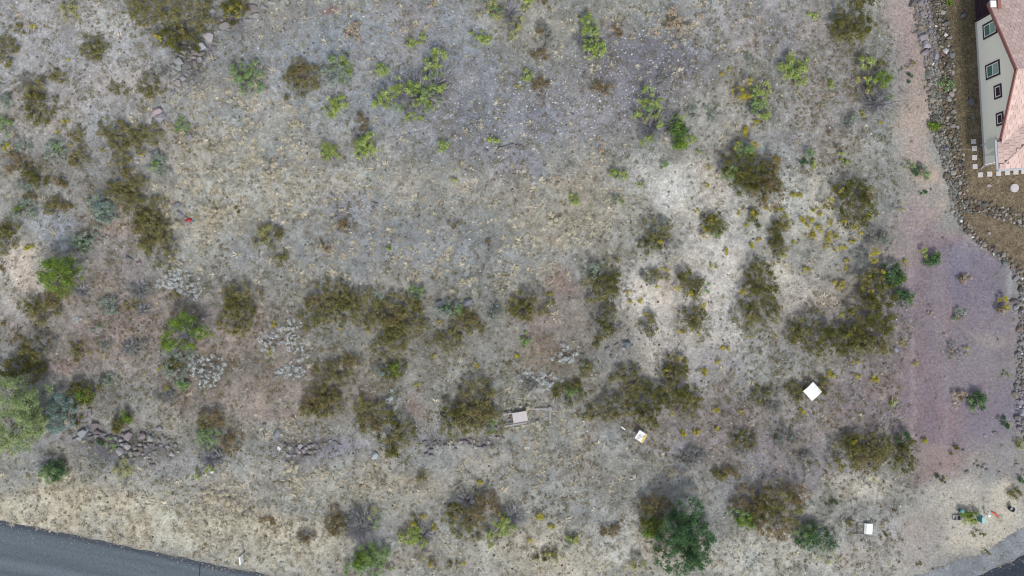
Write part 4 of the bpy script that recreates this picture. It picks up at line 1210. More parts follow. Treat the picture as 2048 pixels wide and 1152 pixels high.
# name | height | label | short phrase | blobs  (labels left empty are worked out from the neighbours)
PLANTS = '''
bush|.5|pale yellow-green bush at the top edge of the light bare slope|the pale top-edge bush|P:138,12,22,24
olive_shrub|1.1|wide olive thicket at the top edge beside the rock line|the top-edge thicket|O:300,25,45,36;O:358,42,46,42;O:408,25,24,32;O:262,22,26,16;Y:350,40,5,4;Y:318,78,6,4
olive_shrub|1.2|dark round olive shrub at the head of the tumbled rocks|the dark round bush by the rock line|D:355,80,34,27
olive_shrub|.9|golden olive shrub among boulders at the top edge|the golden top-edge shrub|D:472,12,32,26;Y:470,20,18,10
olive_shrub|.6|olive shrub cut by the picture edge near the pale slope||O:10,98,22,28
olive_shrub|.35|faint purple-olive low shrub on the pale upper slope||O:185,95,28,24
olive_shrub|.3|||O:40,55,15,11
olive_shrub|.8|rounded olive-gold shrub with a grey skirt on the pale slope|the olive-gold shrub of the pale slope|O:65,180,26,20;D:80,212,26,30;A:48,165,16,16;O:75,240,18,12
sage_bush|.6|pale green sage cut by the picture edge||S:8,205,16,18
green_bush|.5|small green bush cut by the picture edge below the sage||G:5,250,12,18
olive_shrub|.3|||O:110,150,20,16
sage_bush|.4|grey-green sage beside the round pale sage||S:45,295,18,15
sage_bush|.5|round pale green sage bush with a bright middle|the round pale sage|S:110,298,24,22;G:116,296,10,10
olive_shrub|.4|||O:155,265,20,17
olive_shrub|.45|||O:162,312,18,22
brown_shrub|.6|red-brown shrub in the corner between two olive clumps||B:30,325,26,18;D:48,342,14,12
olive_shrub|.6|||D:75,356,20,18
sage_bush|.4|||S:48,374,18,14
brown_shrub|.5|small golden brown ball bush on bare pale dirt|the golden ball bush|B:122,362,15,14;D:124,366,9,8
olive_shrub|.6|broad thin olive thicket below the pair of boulders|the thin thicket below the boulders|O:240,265,46,24;O:285,275,38,24;O:228,290,26,14
olive_shrub|.35|||O:300,172,28,18
grey_shrub|.35|||A:312,148,24,16
olive_shrub|.35|||O:235,174,18,13
sage_bush|.55|green-grey sage with dark rocks beneath it||S:318,325,20,24;G:312,332,10,12;X:312,312,16,14
green_bush|.35|||G:362,252,16,12
olive_shrub|.6|tall olive thicket above the big sage bush|the thicket above the big sage|O:245,352,30,36;O:270,378,30,24;O:225,385,16,16
green_bush|.9|soft green feathery bush in dry grass below the rock line|the feathery green bush|G:493,155,30,32
mixed_bush|.9|green sage bush with a lime heart beside the brown mound|the lime-hearted sage|S:678,135,30,30;G:672,120,16,14;L:692,124,14,13;G:690,150,14,12
brown_shrub|.6|rounded red-tipped brown mound in open dry grass|the brown mound|O:600,155,38,32;B:596,150,26,20
dry_bush|.4|pale tan dried bush near the top edge|the tan dried bush|T:708,62,18,14;T:694,68,9,8
lime_bush|.5|||L:823,84,11,10
lime_bush|.4|||L:844,72,8,13
lime_bush|.5|small lime bush above the big lime thicket's tip||L:764,138,13,12
lime_thicket|1.3|largest lime thicket with a dark hollow of bare twigs|the largest lime thicket|X:842,186,48,42;X:880,168,28,36;G:850,190,26,24;L:838,172,10,10;L:826,200,10,9;L:880,112,13,17;L:874,137,11,12;L:854,130,9,13;L:805,166,15,14;L:822,180,13,14;L:788,182,13,12;L:770,195,13,16;L:750,207,8,13;G:793,214,10,11;L:855,168,8,18;L:855,190,9,14;L:848,205,12,10;L:880,176,11,12;L:836,231,8,8;L:812,230,10,7;G:870,152,8,9;L:862,212,6,6
lime_bush|.7|lime bush with two heads just below the lime-hearted sage|the two-headed lime bush|L:659,214,14,19;L:676,203,16,13
lime_bush|.7|two-headed lime bush|x|
brown_shrub|.4|small golden brown bush between lime bushes||B:724,243,16,14
lime_bush|.6|sparse lime-yellow bush with dark gaps in tall straw|the gappy lime bush|L:655,297,13,13;L:668,308,13,11;L:650,312,10,8;X:660,303,18,18
lime_bush|.8|full lime bush with a small grey twig clump beside it|the full lime bush|L:732,292,20,18;L:738,275,10,10;L:722,305,12,9;X:718,270,16,12
lime_bush|.5|||L:890,292,13,11
lime_bush|.4|||L:990,276,10,10
lime_bush|.35|||P:908,350,10,12
lime_bush|.6|lime bush split in two on dark gravel near the top edge|the split lime bush|L:948,68,7,10;L:966,76,13,13
dry_bush|.4|tan yellow tuft cut by the top edge||T:870,6,12,10;P:870,8,8,6
bush|.6|||P:985,18,24,22;G:990,22,10,10
dead_bush|.8|blue-grey bare twig bush at the top edge|the top-edge twig bush|X:1020,22,22,28
lime_bush|.45|||L:1057,152,11,13
lime_bush|.5|small bright lime bush at the very top edge beside twigs||L:1055,5,12,10
brown_shrub|.35|||B:1096,5,12,9
bush|.55|||P:1027,52,18,22;A:1030,46,14,18
lime_bush|1.1|tall lime bush standing alone at the dark gravel|the tall lime bush|L:1180,48,16,20;L:1188,68,12,15;L:1178,90,10,14;L:1196,95,15,16;L:1186,110,13,9;X:1182,80,22,34;G:1182,62,14,16
brown_shrub|.35|||A:1085,58,18,12;B:1080,62,10,8
brown_shrub|.35|||A:1094,78,18,12
brown_shrub|.3|||B:1080,112,18,13
brown_shrub|.4|||B:1235,62,16,13;T:1230,56,10,8
grey_shrub|.35|dark twiggy bush close west of the tall lime bush||X:1158,78,13,14
brown_shrub|.45|round tan-brown radiating bush on dark gravel|the radiating brown bush|B:1206,175,19,17;T:1206,178,12,11
dry_bush|.55|largest pale tan dried bush on the dark gravel|the largest tan dried bush|T:1356,44,24,20;T:1350,22,15,12;T:1382,50,10,9;B:1340,40,12,12
dry_bush|.35|||T:1404,37,10,10
dry_bush|.35|||T:1305,66,9,8
dry_bush|.3|||T:1270,78,9,8
dry_bush|.3|||T:1345,91,8,8
brown_shrub|.4|||B:1080,172,20,18
lime_thicket|1.1|loose lime thicket with grey twigs touching the deep green one|the loose lime thicket|X:1305,250,32,34;L:1300,175,10,11;L:1288,206,10,12;L:1312,216,12,11;L:1319,203,6,9;L:1280,234,12,9;P:1296,238,10,8;L:1322,250,10,10;L:1295,282,13,9;G:1302,222,12,10
green_bush|1.1|deep green bush with lime tips in the twig hollow|the deep green twin|K:1358,258,13,22;J:1356,262,15,24;J:1362,284,19,12;L:1385,275,8,8;L:1364,236,7,10;X:1338,250,16,26
lime_bush|.6|lime bush split in two lobes with a dark gap, above bare sand||L:1227,352,9,13;L:1245,352,9,12;X:1236,350,12,10
lime_bush|.4|||G:1326,328,9,8
lime_bush|.35|||L:1282,367,7,6
lime_bush|.35|||L:1394,302,5,5
dry_bush|.35|||T:1200,293,18,9
dry_bush|.3|||T:1110,362,18,10
dry_bush|.35|||T:1175,28,10,8
lime_bush|1.0|lime bush edged with yellow blooms|the yellow-edged lime bush|L:1520,195,14,16;G:1516,206,16,20;L:1526,222,12,14;L:1536,175,8,10;L:1511,178,7,8;Y:1484,186,10,10;Y:1497,188,7,7;Y:1486,173,5,5;Y:1502,165,6,6;X:1512,205,18,26
olive_shrub|1.3|large dark shrub with green crown at the sand's upper end|the big sand-edge shrub|D:1490,335,42,32;D:1512,362,46,36;B:1530,392,36,26;B:1540,345,22,34;G:1492,303,20,16;L:1500,310,10,9;G:1460,345,17,13;Y:1518,289,10,7;Y:1475,290,8,7;Y:1496,350,8,6
agave|.35|||S:1502,118,13,10
yucca|.4|round pale yucca on the dark gravel edge||A:1330,155,15,14
sage_bush|.35|||S:1425,224,18,13
sage_bush|.3|||S:1390,222,14,12
olive_shrub|1.4|big round olive shrub beside the upper track|the round track-side shrub|D:1708,42,42,35;O:1700,60,30,20
olive_shrub|.5|||D:1740,5,13,8
lime_bush|1.0|full lime bush alone in the grey scrub|the full lime bush of the grey scrub|L:1590,118,14,16;L:1571,140,16,14;L:1602,144,15,13;L:1600,161,12,10;L:1613,124,6,10;G:1588,138,14,14
lime_bush|.4|||L:1625,28,9,9
mixed_bush|1.0|mixed bush of lime, deep green and dead twigs beside the track|the mixed track-side bush|X:1760,205,32,26;L:1735,125,14,14;D:1756,125,14,10;J:1768,158,13,16;L:1740,158,14,9;G:1783,192,8,9;Y:1737,182,8,6;Y:1722,158,5,5;A:1745,190,22,14
lime_bush|.35|||L:1664,166,9,8
dry_bush|.3|||T:1660,190,10,9
sage_bush|.4|||S:1700,236,17,13;X:1697,248,12,10
green_bush|.5|||G:1624,303,11,9;S:1618,308,10,9
green_bush|.45|||L:1625,328,7,9;K:1612,324,8,7
lime_bush|.45|||B:1678,297,7,7;L:1685,312,8,7;L:1699,322,9,6
green_bush|.5|low sage-green bush lying across the pale track|the green bush on the track|G:1820,330,10,8;K:1834,340,10,8;G:1847,350,12,9;S:1838,335,14,8
olive_shrub|.3|||O:1822,130,8,8
green_bush|.2|||K:1821,156,6,8
green_bush|.2|||S:1803,140,5,6
lime_bush|.4|olive-lime bush at the rim of the stone border|the bush at the stone border|J:1868,253,10,11;O:1868,256,8,8
green_weed|.25|green weeds growing between the wide border stones||G:1895,165,16,11;K:1898,168,8,7
green_weed|.25|green weeds between border stones at the top edge||J:1895,4,12,6
olive_shrub|1.4|big dark olive shrub with yellow rim on the sand|the yellow-rimmed sand shrub|D:1706,378,30,22;D:1714,414,36,38;O:1740,400,14,26;Y:1675,378,8,5;Y:1688,437,6,7;Y:1720,472,6,8;Y:1743,434,6,8;Y:1708,453,6,5;Y:1660,404,10,9;O:1655,414,14,9
sage_bush|.6|green-topped sage bush in the corner of dark clumps||S:45,418,24,22;J:40,418,11,8
olive_shrub|.5|||O:112,414,26,18;B:120,410,16,12
brown_shrub|.35|||B:58,390,13,11
sage_bush|.8|largest grey-green sage bush beside the long olive thicket|the largest sage|S:200,408,26,22;S:208,432,22,20;U:205,420,20,22
olive_shrub|.8|long olive thicket running down beside the largest sage|the long thicket|O:252,405,26,24;O:300,424,32,28;O:305,468,34,34;O:318,502,34,26;O:290,448,24,24;D:292,440,20,16
olive_shrub|.8|gold-tinged olive shrub cut by the picture edge||O:12,470,24,32;D:8,458,14,16
sage_bush|.6|dark green sage above the bright green tree|the dark sage above the bright tree|S:168,485,24,22;K:166,486,14,12
juniper_tree|2.6|bright yellow-green round tree|the bright round tree|J:113,550,37,31
olive_shrub|.8|olive shrub spreading below the bright round tree||O:78,618,36,28;B:105,594,26,18;D:70,612,18,14
brown_shrub|.3|||B:5,535,10,9
dead_bush|.5|||X:165,580,20,16
sage_bush|.5|||S:218,610,22,20;X:218,608,18,16
dead_bush|.5|||X:280,578,26,20;A:282,580,18,14
olive_shrub|.5|||O:264,608,14,12;X:286,618,18,14
white_sage|.16|broad whitish shrub patch above the branching tree|the whitish patch|W:340,560,24,16;W:375,572,32,18;W:360,548,20,12;W:398,590,14,10
white_sage|.15|small whitish plant alone on the reddish slope||W:162,636,12,8
olive_shrub|1.0|large oval olive shrub near the branching green tree|the oval olive shrub|O:482,590,34,22;O:470,636,38,28;D:472,612,26,22;O:478,664,26,12
juniper_tree|2.4|green tree with pale bare limbs showing through|the branching tree|J:363,645,20,19;J:338,680,18,18;J:402,668,16,12;J:372,690,14,9;G:385,655,14,14;X:378,668,16,18
sage_bush|.6|||S:350,706,34,16;S:345,735,28,18;D:350,728,18,14
white_sage|.2|whitish bush fan below the branching tree||W:415,740,28,32;W:388,732,14,24;A:410,735,22,22
green_bush|.4|||G:365,766,17,13;S:362,760,14,10
olive_shrub|.7|||A:85,690,30,24;O:70,700,34,26;O:60,716,22,12
olive_shrub|.9|dark olive shrub behind the light green tree|the shrub behind the light tree|D:35,738,44,22;O:60,750,26,16
brown_shrub|.3|||B:30,670,11,10
brown_shrub|.25|||B:10,645,10,6
grey_shrub|.4|||A:265,696,25,18;X:262,696,20,16
olive_shrub|.35|||O:155,702,20,18
sage_bush|.3|||S:192,662,8,8
sage_bush|.3|||A:215,690,12,12
olive_shrub|.3|||O:350,588,11,8
sage_bush|.4|||S:216,760,18,12;K:212,758,9,6
bush|.6|yellow-olive bush alone in open dry grass|the lone yellow-olive bush|O:536,475,24,28;P:530,470,16,18
bush|.4|||O:562,518,16,14;P:562,520,12,8
olive_shrub|.25|||D:478,416,8,7
dry_bush|.4|tan-brown dried bush below the loose pebbles||B:690,450,18,13;T:686,456,16,10
dry_bush|.35|||T:650,490,18,12;B:656,494,10,8
olive_shrub|.9|western half of the long olive thicket crossing the middle|the middle thicket|O:665,595,40,26;O:640,625,38,28;O:702,622,36,28;O:736,600,28,22;B:640,600,24,16;D:690,605,22,16;O:615,648,16,12
olive_shrub|1.0|denser olive-brown thicket with green tufts on its rim|the denser middle thicket|O:802,618,40,32;O:772,650,36,28;O:822,648,28,28;D:785,668,28,16;B:790,640,24,18;O:782,694,30,22;S:758,594,12,11;D:840,610,14,18
olive_shrub|.8|denser olive-brown|x|
green_bush|.6|bright sage-green tuft on the rim of the middle thicket||G:832,583,14,13;S:826,590,12,9
sage_bush|.7|sage-green bush with dark rocks on both sides|the sage between dark rocks|S:900,618,22,18;G:912,622,14,12;K:895,614,10,9
sage_bush|.5|dark grey sage alone beside the slate boulder||A:990,623,16,18;S:992,628,12,10;U:988,618,8,8
olive_shrub|.5|faint olive shrub below the slate boulder||O:932,648,36,26;B:940,640,22,16;O:895,680,32,20
white_sage|.16|whitish plants spread over red soil|the whitish red-soil patch|W:580,652,18,13;W:540,684,20,18;W:592,690,20,18;W:568,672,14,12;W:610,714,8,14;W:536,650,6,5
white_sage|.16|pair of whitish sage patches above the olive-brown mound||W:590,740,24,16;W:570,750,14,14
mixed_bush|.6|yellow-hearted dark bush above the red soil spot|the yellow-hearted bush|A:765,740,18,18;D:790,742,22,20;J:788,740,10,12;U:762,742,10,10
olive_shrub|.6|||O:672,740,36,20;B:700,722,24,12;O:650,752,20,10
lime_bush|.3|||L:777,500,6,7
brown_shrub|.25|||B:975,486,8,9
brown_shrub|.3|||B:905,450,11,7
lime_bush|.4|||L:1150,400,10,11
lime_bush|.35|||G:1238,402,9,9;A:1228,400,8,9
olive_shrub|.8|olive shrub with one yellow bloom cluster by the sand||O:1315,465,30,24;D:1302,488,22,16;A:1335,495,22,20;Y:1326,482,8,9;S:1316,448,18,10
mixed_bush|.8|round yellow-green bush above the sand footpath|the round footpath bush|D:1430,448,26,24;G:1442,456,14,14;Y:1408,460,7,8;Y:1432,440,9,9;Y:1410,475,5,4
olive_shrub|.5|||D:1512,436,13,16;Y:1508,428,8,9
olive_shrub|.9|green-olive shrub with a grey side at the sand's western edge|the green-olive sand shrub|D:1214,545,28,24;O:1198,575,34,24;S:1190,545,18,18;D:1220,580,20,18
olive_shrub|.6|||O:1060,612,40,28;D:1045,620,22,16;A:1070,590,26,12
olive_shrub|.8|narrow dark olive shrub above the yucca|the narrow olive shrub|D:1215,638,16,24;D:1206,664,18,13;A:1200,635,18,20
olive_shrub|.3|||D:1194,688,8,8
olive_shrub|.5|small olive-grey shrub with a yellow lower rim||O:1312,553,22,15;A:1305,550,16,14;Y:1330,538,7,6;Y:1312,574,6,4
olive_shrub|.9|olive shrub upper of two in the sand's middle|the upper mid-sand shrub|D:1382,565,25,20;O:1392,582,20,16;Y:1358,573,6,6;G:1410,576,8,10;O:1372,548,16,10;Y:1388,585,8,6
olive_shrub|.8|olive shrub lower of two in the sand's middle||O:1390,640,26,26;D:1392,632,20,18;Y:1405,610,6,6;Y:1382,656,6,5
grey_shrub|.6|grey-olive shrub tapering down the sand||A:1298,652,16,26;O:1300,655,14,22;Y:1295,628,7,5
olive_shrub|1.2|tall dark olive shrub along the straight sand path|the path-side shrub|D:1526,556,28,26;D:1522,598,38,30;O:1500,642,30,26;O:1538,620,22,24;Y:1495,585,10,7;Y:1500,633,7,6;Y:1503,671,5,4;D:1518,535,16,16
olive_shrub|.7|olive shrub with yellow crown at the sand's lower end||D:1355,735,28,24;O:1345,750,22,14;Y:1360,717,7,7;Y:1332,742,4,4
olive_shrub|.6|thin olive shrub above the road-sign thicket||O:1262,758,34,24;A:1250,745,24,16
white_sage|.5|roundest and whitest sage bush beside red soil|the round white sage|W:1132,710,21,19
white_sage|.16|whitish sage spread above the grey board||W:1088,760,26,18;A:1062,768,26,16;W:1110,770,16,14;W:1050,755,14,10
green_bush|.4|||G:1052,680,12,14
olive_shrub|.4|||O:1172,736,14,18;S:1165,722,8,10
yucca|.5|narrow grey yucca between olive shrubs||A:1235,660,13,11
olive_shrub|.7|||O:1562,448,22,18;D:1552,460,16,12;Y:1566,450,12,8
olive_shrub|.7|olive shrub hanging below the big sand-edge shrub||O:1560,500,18,26;D:1555,488,12,14;Y:1568,512,6,5
olive_shrub|1.4|tall dark olive thicket with yellow top by the track|the L-shaped thicket|O:1745,556,22,26;D:1760,580,30,32;D:1742,622,40,34;D:1750,656,38,28;Y:1753,514,12,14;Y:1737,552,7,6;Y:1766,547,6,6;Y:1737,582,7,6;Y:1750,600,7,6
green_bush|1.2|dark sage-green bush leaning on the tall olive thicket||K:1785,555,20,26;S:1780,540,14,14;J:1798,562,8,12
green_bush|.5|spiky dark green tuft beside the tall thicket||K:1809,596,15,15;G:1814,598,9,9
olive_shrub|1.3|broad olive thicket closing the bottom of the sand|the bottom thicket|D:1682,680,58,28;O:1720,692,40,26;D:1650,672,24,20;Y:1695,672,8,6;Y:1714,727,6,4;O:1758,690,26,20
olive_shrub|.8|thin grey-olive thicket left end of the bottom thicket||O:1600,662,24,28;A:1618,634,24,14;O:1628,620,10,8;Y:1633,642,4,4;D:1592,670,16,16
sage_bush|.5|||A:1752,470,22,20;S:1760,480,16,12
dry_bush|.3|||A:1720,505,16,12
green_bush|.7|green bush with dark heart standing in the track|the green bush in the track|L:1855,503,9,8;K:1867,516,14,14;G:1872,520,13,12
dry_bush|.4|round pinkish tan bush on the purple track||T:1928,556,13,12;B:1924,560,9,8
sage_bush|.35|||S:1918,628,11,12;O:1918,632,8,8
dry_bush|.25|||T:1857,629,9,6
mixed_bush|.6|yellow bush with straw skirt at the stone border|the yellow border bush|Y:2010,604,8,13;Y:2016,614,9,7;B:2000,620,12,7;T:2006,625,13,6
olive_shrub|.4|||A:1908,700,12,16;T:1906,704,8,10
bush|.3|||P:1932,701,8,9
olive_shrub|.3|||P:1806,411,9,8
green_bush|.2|||K:1847,386,8,5
green_bush|.2|||G:2012,746,8,6
leafy_tree|3.4|light green tree filling the corner above the road|the light green tree|V:20,795,34,34;V:58,812,26,34;V:28,858,40,36;V:20,892,26,16;V:66,850,18,26
blue_shrub|1.6|blue-green feathery shrub beside the light green tree|the blue-green shrub|U:115,815,26,28;U:100,848,28,20;U:138,808,10,24
olive_shrub|1.2|dark yellow-green shrub behind the blue-green shrub||D:163,784,29,22;J:165,790,18,12;D:150,800,14,12
olive_shrub|.4|||D:156,840,10,9
olive_shrub|.9|olive-gold bush standing on the roadside rock pile|the olive-gold pile bush|D:238,845,17,19;J:248,836,11,12;O:234,858,12,9
green_weed|.3|green weeds sprouting between the rock pile boulders||K:202,880,9,7;G:222,886,10,9
green_bush|1.0|dark green spreading bush in roadside straw|the roadside green bush|K:106,944,22,18;G:100,948,28,16;X:95,930,26,18
bush|.6|pale yellow-green bush below the rock pile||P:245,938,24,15;P:238,948,14,10
brown_shrub|.9|brown shrub pair around a green bush near the road|the brown pair|B:422,838,28,17;O:412,846,20,12;B:459,886,22,22;B:468,872,12,14
green_bush|.8|light green bush held between the brown pair||G:412,878,20,20;S:405,870,14,12
dead_bush|.7|bare twigs with lime shoots beside the white bag|the bare twigs by the white bag|X:420,918,26,20;X:436,915,16,16;L:417,940,8,8;L:395,948,9,7
grey_shrub|.4|||A:330,792,24,14;X:335,792,18,12
olive_shrub|.8|rounded olive-brown mound above the purple bank|the olive-brown mound|B:642,796,38,26;O:655,806,34,26;D:640,812,22,16;O:618,822,18,12
olive_shrub|.8|ragged olive thicket falling to the grey slab|the ragged thicket|O:740,838,34,28;D:785,832,14,20;O:778,880,28,28;D:786,900,16,16;O:815,866,22,26;B:745,850,26,18;A:805,845,18,18;O:725,812,20,16
white_sage|.2|whitish sage beside the round red soil spot||W:784,798,13,19;S:780,792,9,10
olive_shrub|1.1|wide olive thicket next to the grey board|the wide thicket by the board|O:948,806,44,38;O:922,848,38,28;O:968,840,34,30;B:940,830,30,22;D:905,825,20,16;G:985,852,10,10
brown_shrub|.6|||B:673,1050,20,28;O:680,1058,18,22
dead_bush|1.0|largest bare twig bush with a few green shoots near the road|the largest twig bush|X:728,1052,38,34;X:718,1062,30,24;A:712,1040,22,16;G:752,1042,8,10;P:740,1030,14,10;L:752,1058,6,6
green_bush|1.0|round soft green bush at the bottom edge below the twig bush|the bottom-edge green bush|G:740,1128,42,30;J:730,1122,22,18;G:750,1112,24,16
lime_bush|.7|lime bush with a golden bloom near the road verge|the verge lime bush|L:818,1074,17,15;L:836,1062,10,12;L:823,1088,10,8;Y:828,1046,7,9;L:848,1090,9,9;P:852,1112,9,8;X:845,1072,24,26
olive_shrub|1.0|wide brown thicket between two lime bushes|the wide brown thicket|B:958,1020,34,26;O:922,1030,34,20;O:932,1058,34,20;B:978,1000,18,16;X:935,1002,22,18;Y:957,999,6,5;D:910,1022,14,14
lime_bush|.9|lime bush with grey-blue twigs joined to the brown thicket|the twiggy lime bush|X:1024,1034,28,26;L:1000,1056,18,13;L:1012,1042,12,11;L:986,1072,11,9;L:1022,1062,10,10;L:978,1091,8,7;Y:1000,1032,9,5
brown_shrub|.4|||B:612,1076,20,13;X:612,1072,18,14
brown_shrub|.4|||B:536,1046,15,11
olive_shrub|.3|||O:862,1130,9,9;Y:860,1132,5,5
olive_shrub|.3|||O:904,1132,12,8;Y:932,1126,6,5
olive_shrub|.4|||O:842,955,12,13
olive_shrub|.8|western clump of the road-sign thicket|the western sign clump|O:1236,812,34,26;A:1222,800,24,16;O:1215,832,14,12
olive_shrub|1.0|middle clump of the thicket directly above the NO OUTLET sign||D:1290,800,34,30;O:1292,832,26,16;D:1302,848,14,12;O:1270,778,16,14
olive_shrub|1.0|far clump of the road-sign thicket, nearest the white board||D:1358,796,36,32;O:1378,808,24,26;O:1335,775,18,14;Y:1387,798,5,5;Y:1345,829,4,4
green_bush|.6|||D:1142,786,26,22;G:1138,780,14,12
olive_shrub|.4|||O:1175,826,18,14;P:1170,834,8,6
green_tree|3.6|large dark green tree at the bottom edge|the large dark green tree|K:1382,1032,26,26;K:1358,1068,36,36;K:1392,1080,34,36;K:1358,1118,40,30;K:1395,1110,24,24
olive_shrub|1.4|yellow-green shrub pressed against the dark green tree||J:1310,1058,20,18;D:1305,1045,22,20;D:1322,1085,14,20
brown_shrub|1.2|brown shrub capping the dark green tree||B:1312,1008,30,20;B:1330,1026,24,14;O:1300,1018,18,14
brown_shrub|1.3|wide brown thicket east of the dark green tree|the bottom brown thicket|B:1510,1000,38,28;O:1560,1010,44,36;B:1592,990,28,22;B:1548,1048,38,26;D:1525,1020,26,24;B:1570,1065,20,14
green_bush|.9|bright green bush on the rim of the bottom brown thicket||G:1480,1032,18,14;J:1490,1042,16,12;G:1504,1052,10,12
brown_shrub|.4|||B:1222,1060,19,15;T:1225,1064,14,10
bush|.5|||P:1145,1078,14,10;L:1140,1084,14,9;A:1128,1086,14,10
olive_shrub|.35|||D:1080,1116,12,9;P:1078,1120,8,6
olive_shrub|.4|||O:1096,1104,16,9;P:1120,1118,12,8;Y:1098,1109,4,3
bush|.35|||P:1275,1132,14,12;A:1272,1118,12,10
olive_shrub|.5|||O:1650,776,13,14;D:1648,780,8,9
olive_shrub|.5|||D:1594,786,14,15;O:1590,775,13,10
olive_shrub|.4|||A:1540,800,30,24;O:1525,792,20,18
dead_bush|.4|blue-grey twiggy bush on the bare ground below the sign||A:1385,915,30,18;X:1388,915,24,16
dry_bush|.3|||T:1345,944,11,10
olive_shrub|.4|||O:1485,884,24,22;A:1490,880,26,22
olive_shrub|.4|||O:1450,950,24,14;B:1462,944,16,10
sage_bush|.35|||A:1568,872,24,20;U:1575,878,12,8
sage_bush|.35|||A:1610,918,22,16
olive_shrub|1.2|largest olive shrub by the lower track|the lower track shrub|O:1700,908,36,28;O:1742,902,42,36;O:1770,892,28,26;B:1735,920,26,22;D:1715,890,24,14;Y:1714,884,7,5;Y:1685,938,7,5;Y:1744,958,6,4
green_bush|1.3|dark green strip of shrub at the end of the lower track shrub||D:1815,892,14,24;D:1805,926,24,20;K:1812,880,10,16
sage_bush|1.1|dark sage-green bush with yellowish lower side near the road|the sage near the road|K:1628,1076,32,24;S:1640,1082,34,26;G:1612,1070,20,16;P:1655,1112,20,15
green_bush|.8|solid dark green round bush by the tan tuft|the solid green bush|K:1955,802,15,19;G:1953,806,15,15
dry_bush|.5|tan tuft beside the solid green bush||T:1922,792,15,13;B:1918,796,10,9
lime_bush|.3|||L:1785,804,7,9
green_bush|.25|elongated dark green tuft lying on bare dirt||K:1872,956,8,5;D:1888,961,11,5
olive_shrub|.25|||D:1910,902,9,8
green_bush|.3|||K:2010,846,8,9;A:2006,840,8,8
bush|.35|||P:2040,886,9,12;O:2036,884,8,8
green_bush|.4|||K:2046,955,6,12
bush|.35|||O:2032,986,16,11;P:2036,990,9,7
lime_bush|.7|lime bush beside the teal utility box|the utility lime bush|L:1940,1036,13,14;J:1937,1028,10,9
olive_shrub|.3|||O:1957,1068,9,8
olive_shrub|.25|||O:1765,1069,9,6
olive_shrub|.3|||O:1705,1047,12,9
sage_bush|.3|||K:1668,1008,9,6;A:1664,1014,10,7
olive_shrub|.2|||O:1978,1106,5,4
olive_shrub|.2|||D:1972,1101,4,3
brown_shrub|.2|||B:1840,1130,6,6
brown_shrub|.2|||B:1797,1126,5,4
brown_shrub|.25|||B:1790,1027,6,5
sage_bush|.4|||S:660,622,14,10
green_weed|.2|||G:1800,545,5,5
sage_bush|.3|||U:1628,1005,5,5
straw_tuft|0.30|||H:425,990,24,14
straw_tuft|0.30|||H:475,1012,15,12
straw_tuft|0.30|||H:497,1040,10,14
straw_tuft|0.30|||H:1050,815,14,8
straw_tuft|0.30|||H:1046,846,13,7
straw_tuft|0.30|||H:1076,848,10,6
straw_tuft|0.30|||H:936,560,18,8
straw_tuft|0.20|||H:880,543,8,8
straw_tuft|0.20|||H:547,433,7,7
straw_tuft|0.30|||H:536,350,16,11
straw_tuft|0.30|||H:430,432,14,15
straw_tuft|0.30|||H:351,452,10,10
straw_tuft|0.30|||H:480,330,10,10
straw_tuft|0.20|||H:553,332,9,9
straw_tuft|0.30|||H:1110,440,14,10
straw_tuft|0.30|||H:1140,470,12,10
straw_tuft|0.30|||H:452,1000,14,10
straw_tuft|0.30|||H:640,948,14,8
straw_tuft|.45|round radiating pale yucca-like straw tuft on the purple bank||H:580,932,13,13
'''
YELLOW = '''62,50,5 136,116,4 127,240,5 116,263,4 143,293,4 282,310,4 8,135,4 10,290,7 60,498,8 318,737,6 337,775,5 549,648,5 540,703,5 735,661,4 681,657,4 870,714,4 878,645,4 960,730,6 836,770,4
1038,175,5 1443,147,5 1460,138,4 1493,260,8 1510,246,7 1417,334,4 1413,370,5 1552,322,6 1728,226,5 1758,245,4 1465,181,4 1503,492,7 1456,502,6 1475,425,4 1427,534,5 1511,532,5 1262,600,5 1260,583,5 1278,601,5 1452,696,6 1436,724,5 1411,747,6 1361,664,5 1398,667,4
1098,587,5 1030,716,6 1588,393,7 1560,415,6 1630,418,6 1612,443,10 1634,462,9 1662,474,10 1652,490,5 1683,493,6 1702,483,6 1610,538,7 1680,571,9 1697,523,5 1690,537,4 1812,528,6 1704,626,4 1685,631,4 1829,728,5 1808,680,3 1806,688,3
1659,753,8 1752,754,8 1718,752,5 1848,882,6 1550,670,4 1602,823,6 1637,775,4 1372,867,7 1393,862,8 1434,823,6 1438,858,5 1484,825,4 1411,744,5 960,970,6 844,1033,5 866,1052,7 1077,1032,8 1111,1055,5 1062,1080,5 1100,1054,4 725,802,6 1520,480,5 1540,420,5 1668,500,4 1640,430,5 1620,470,5 1590,485,4 1600,395,5 1656,445,5 1493,447,5 1395,420,4 1570,430,5'''
LANDM = [('the red and blue bundle', 378, 439), ('the NO OUTLET sign', 1279, 871), ('the blank white board', 1620, 781), ('the black wire sign frame', 1730, 1054), ('the grey fallen board', 1040, 832), ('the stone arc', 1020, 297), ('the grey slab', 749, 912), ('the windowed house wall', 1960, 200)]
rows = []
for ln in PLANTS.strip().split('\n'):
    f = ln.split('|')
    if not f[4].strip(): continue
    if f[3] == 'x': continue
    bl = []
    for q in f[4].split(';'):
        t, nums = q.split(':'); bl.append((t, *[float(v) for v in nums.split(',')]))
    rows.append([f[0], float(f[1]), f[2], f[3], bl])
rows = [r for r in rows if not (r[2] in ('denser olive-brown', 'two-headed lime bush'))]
for q in YELLOW.split():
    x, y, s = [float(v) for v in q.split(',')]
    rows.append(['yellow_bush', .12 + .022 * s, '', '', [('Y', x, y, s * 1.15, s * 1.05)]])
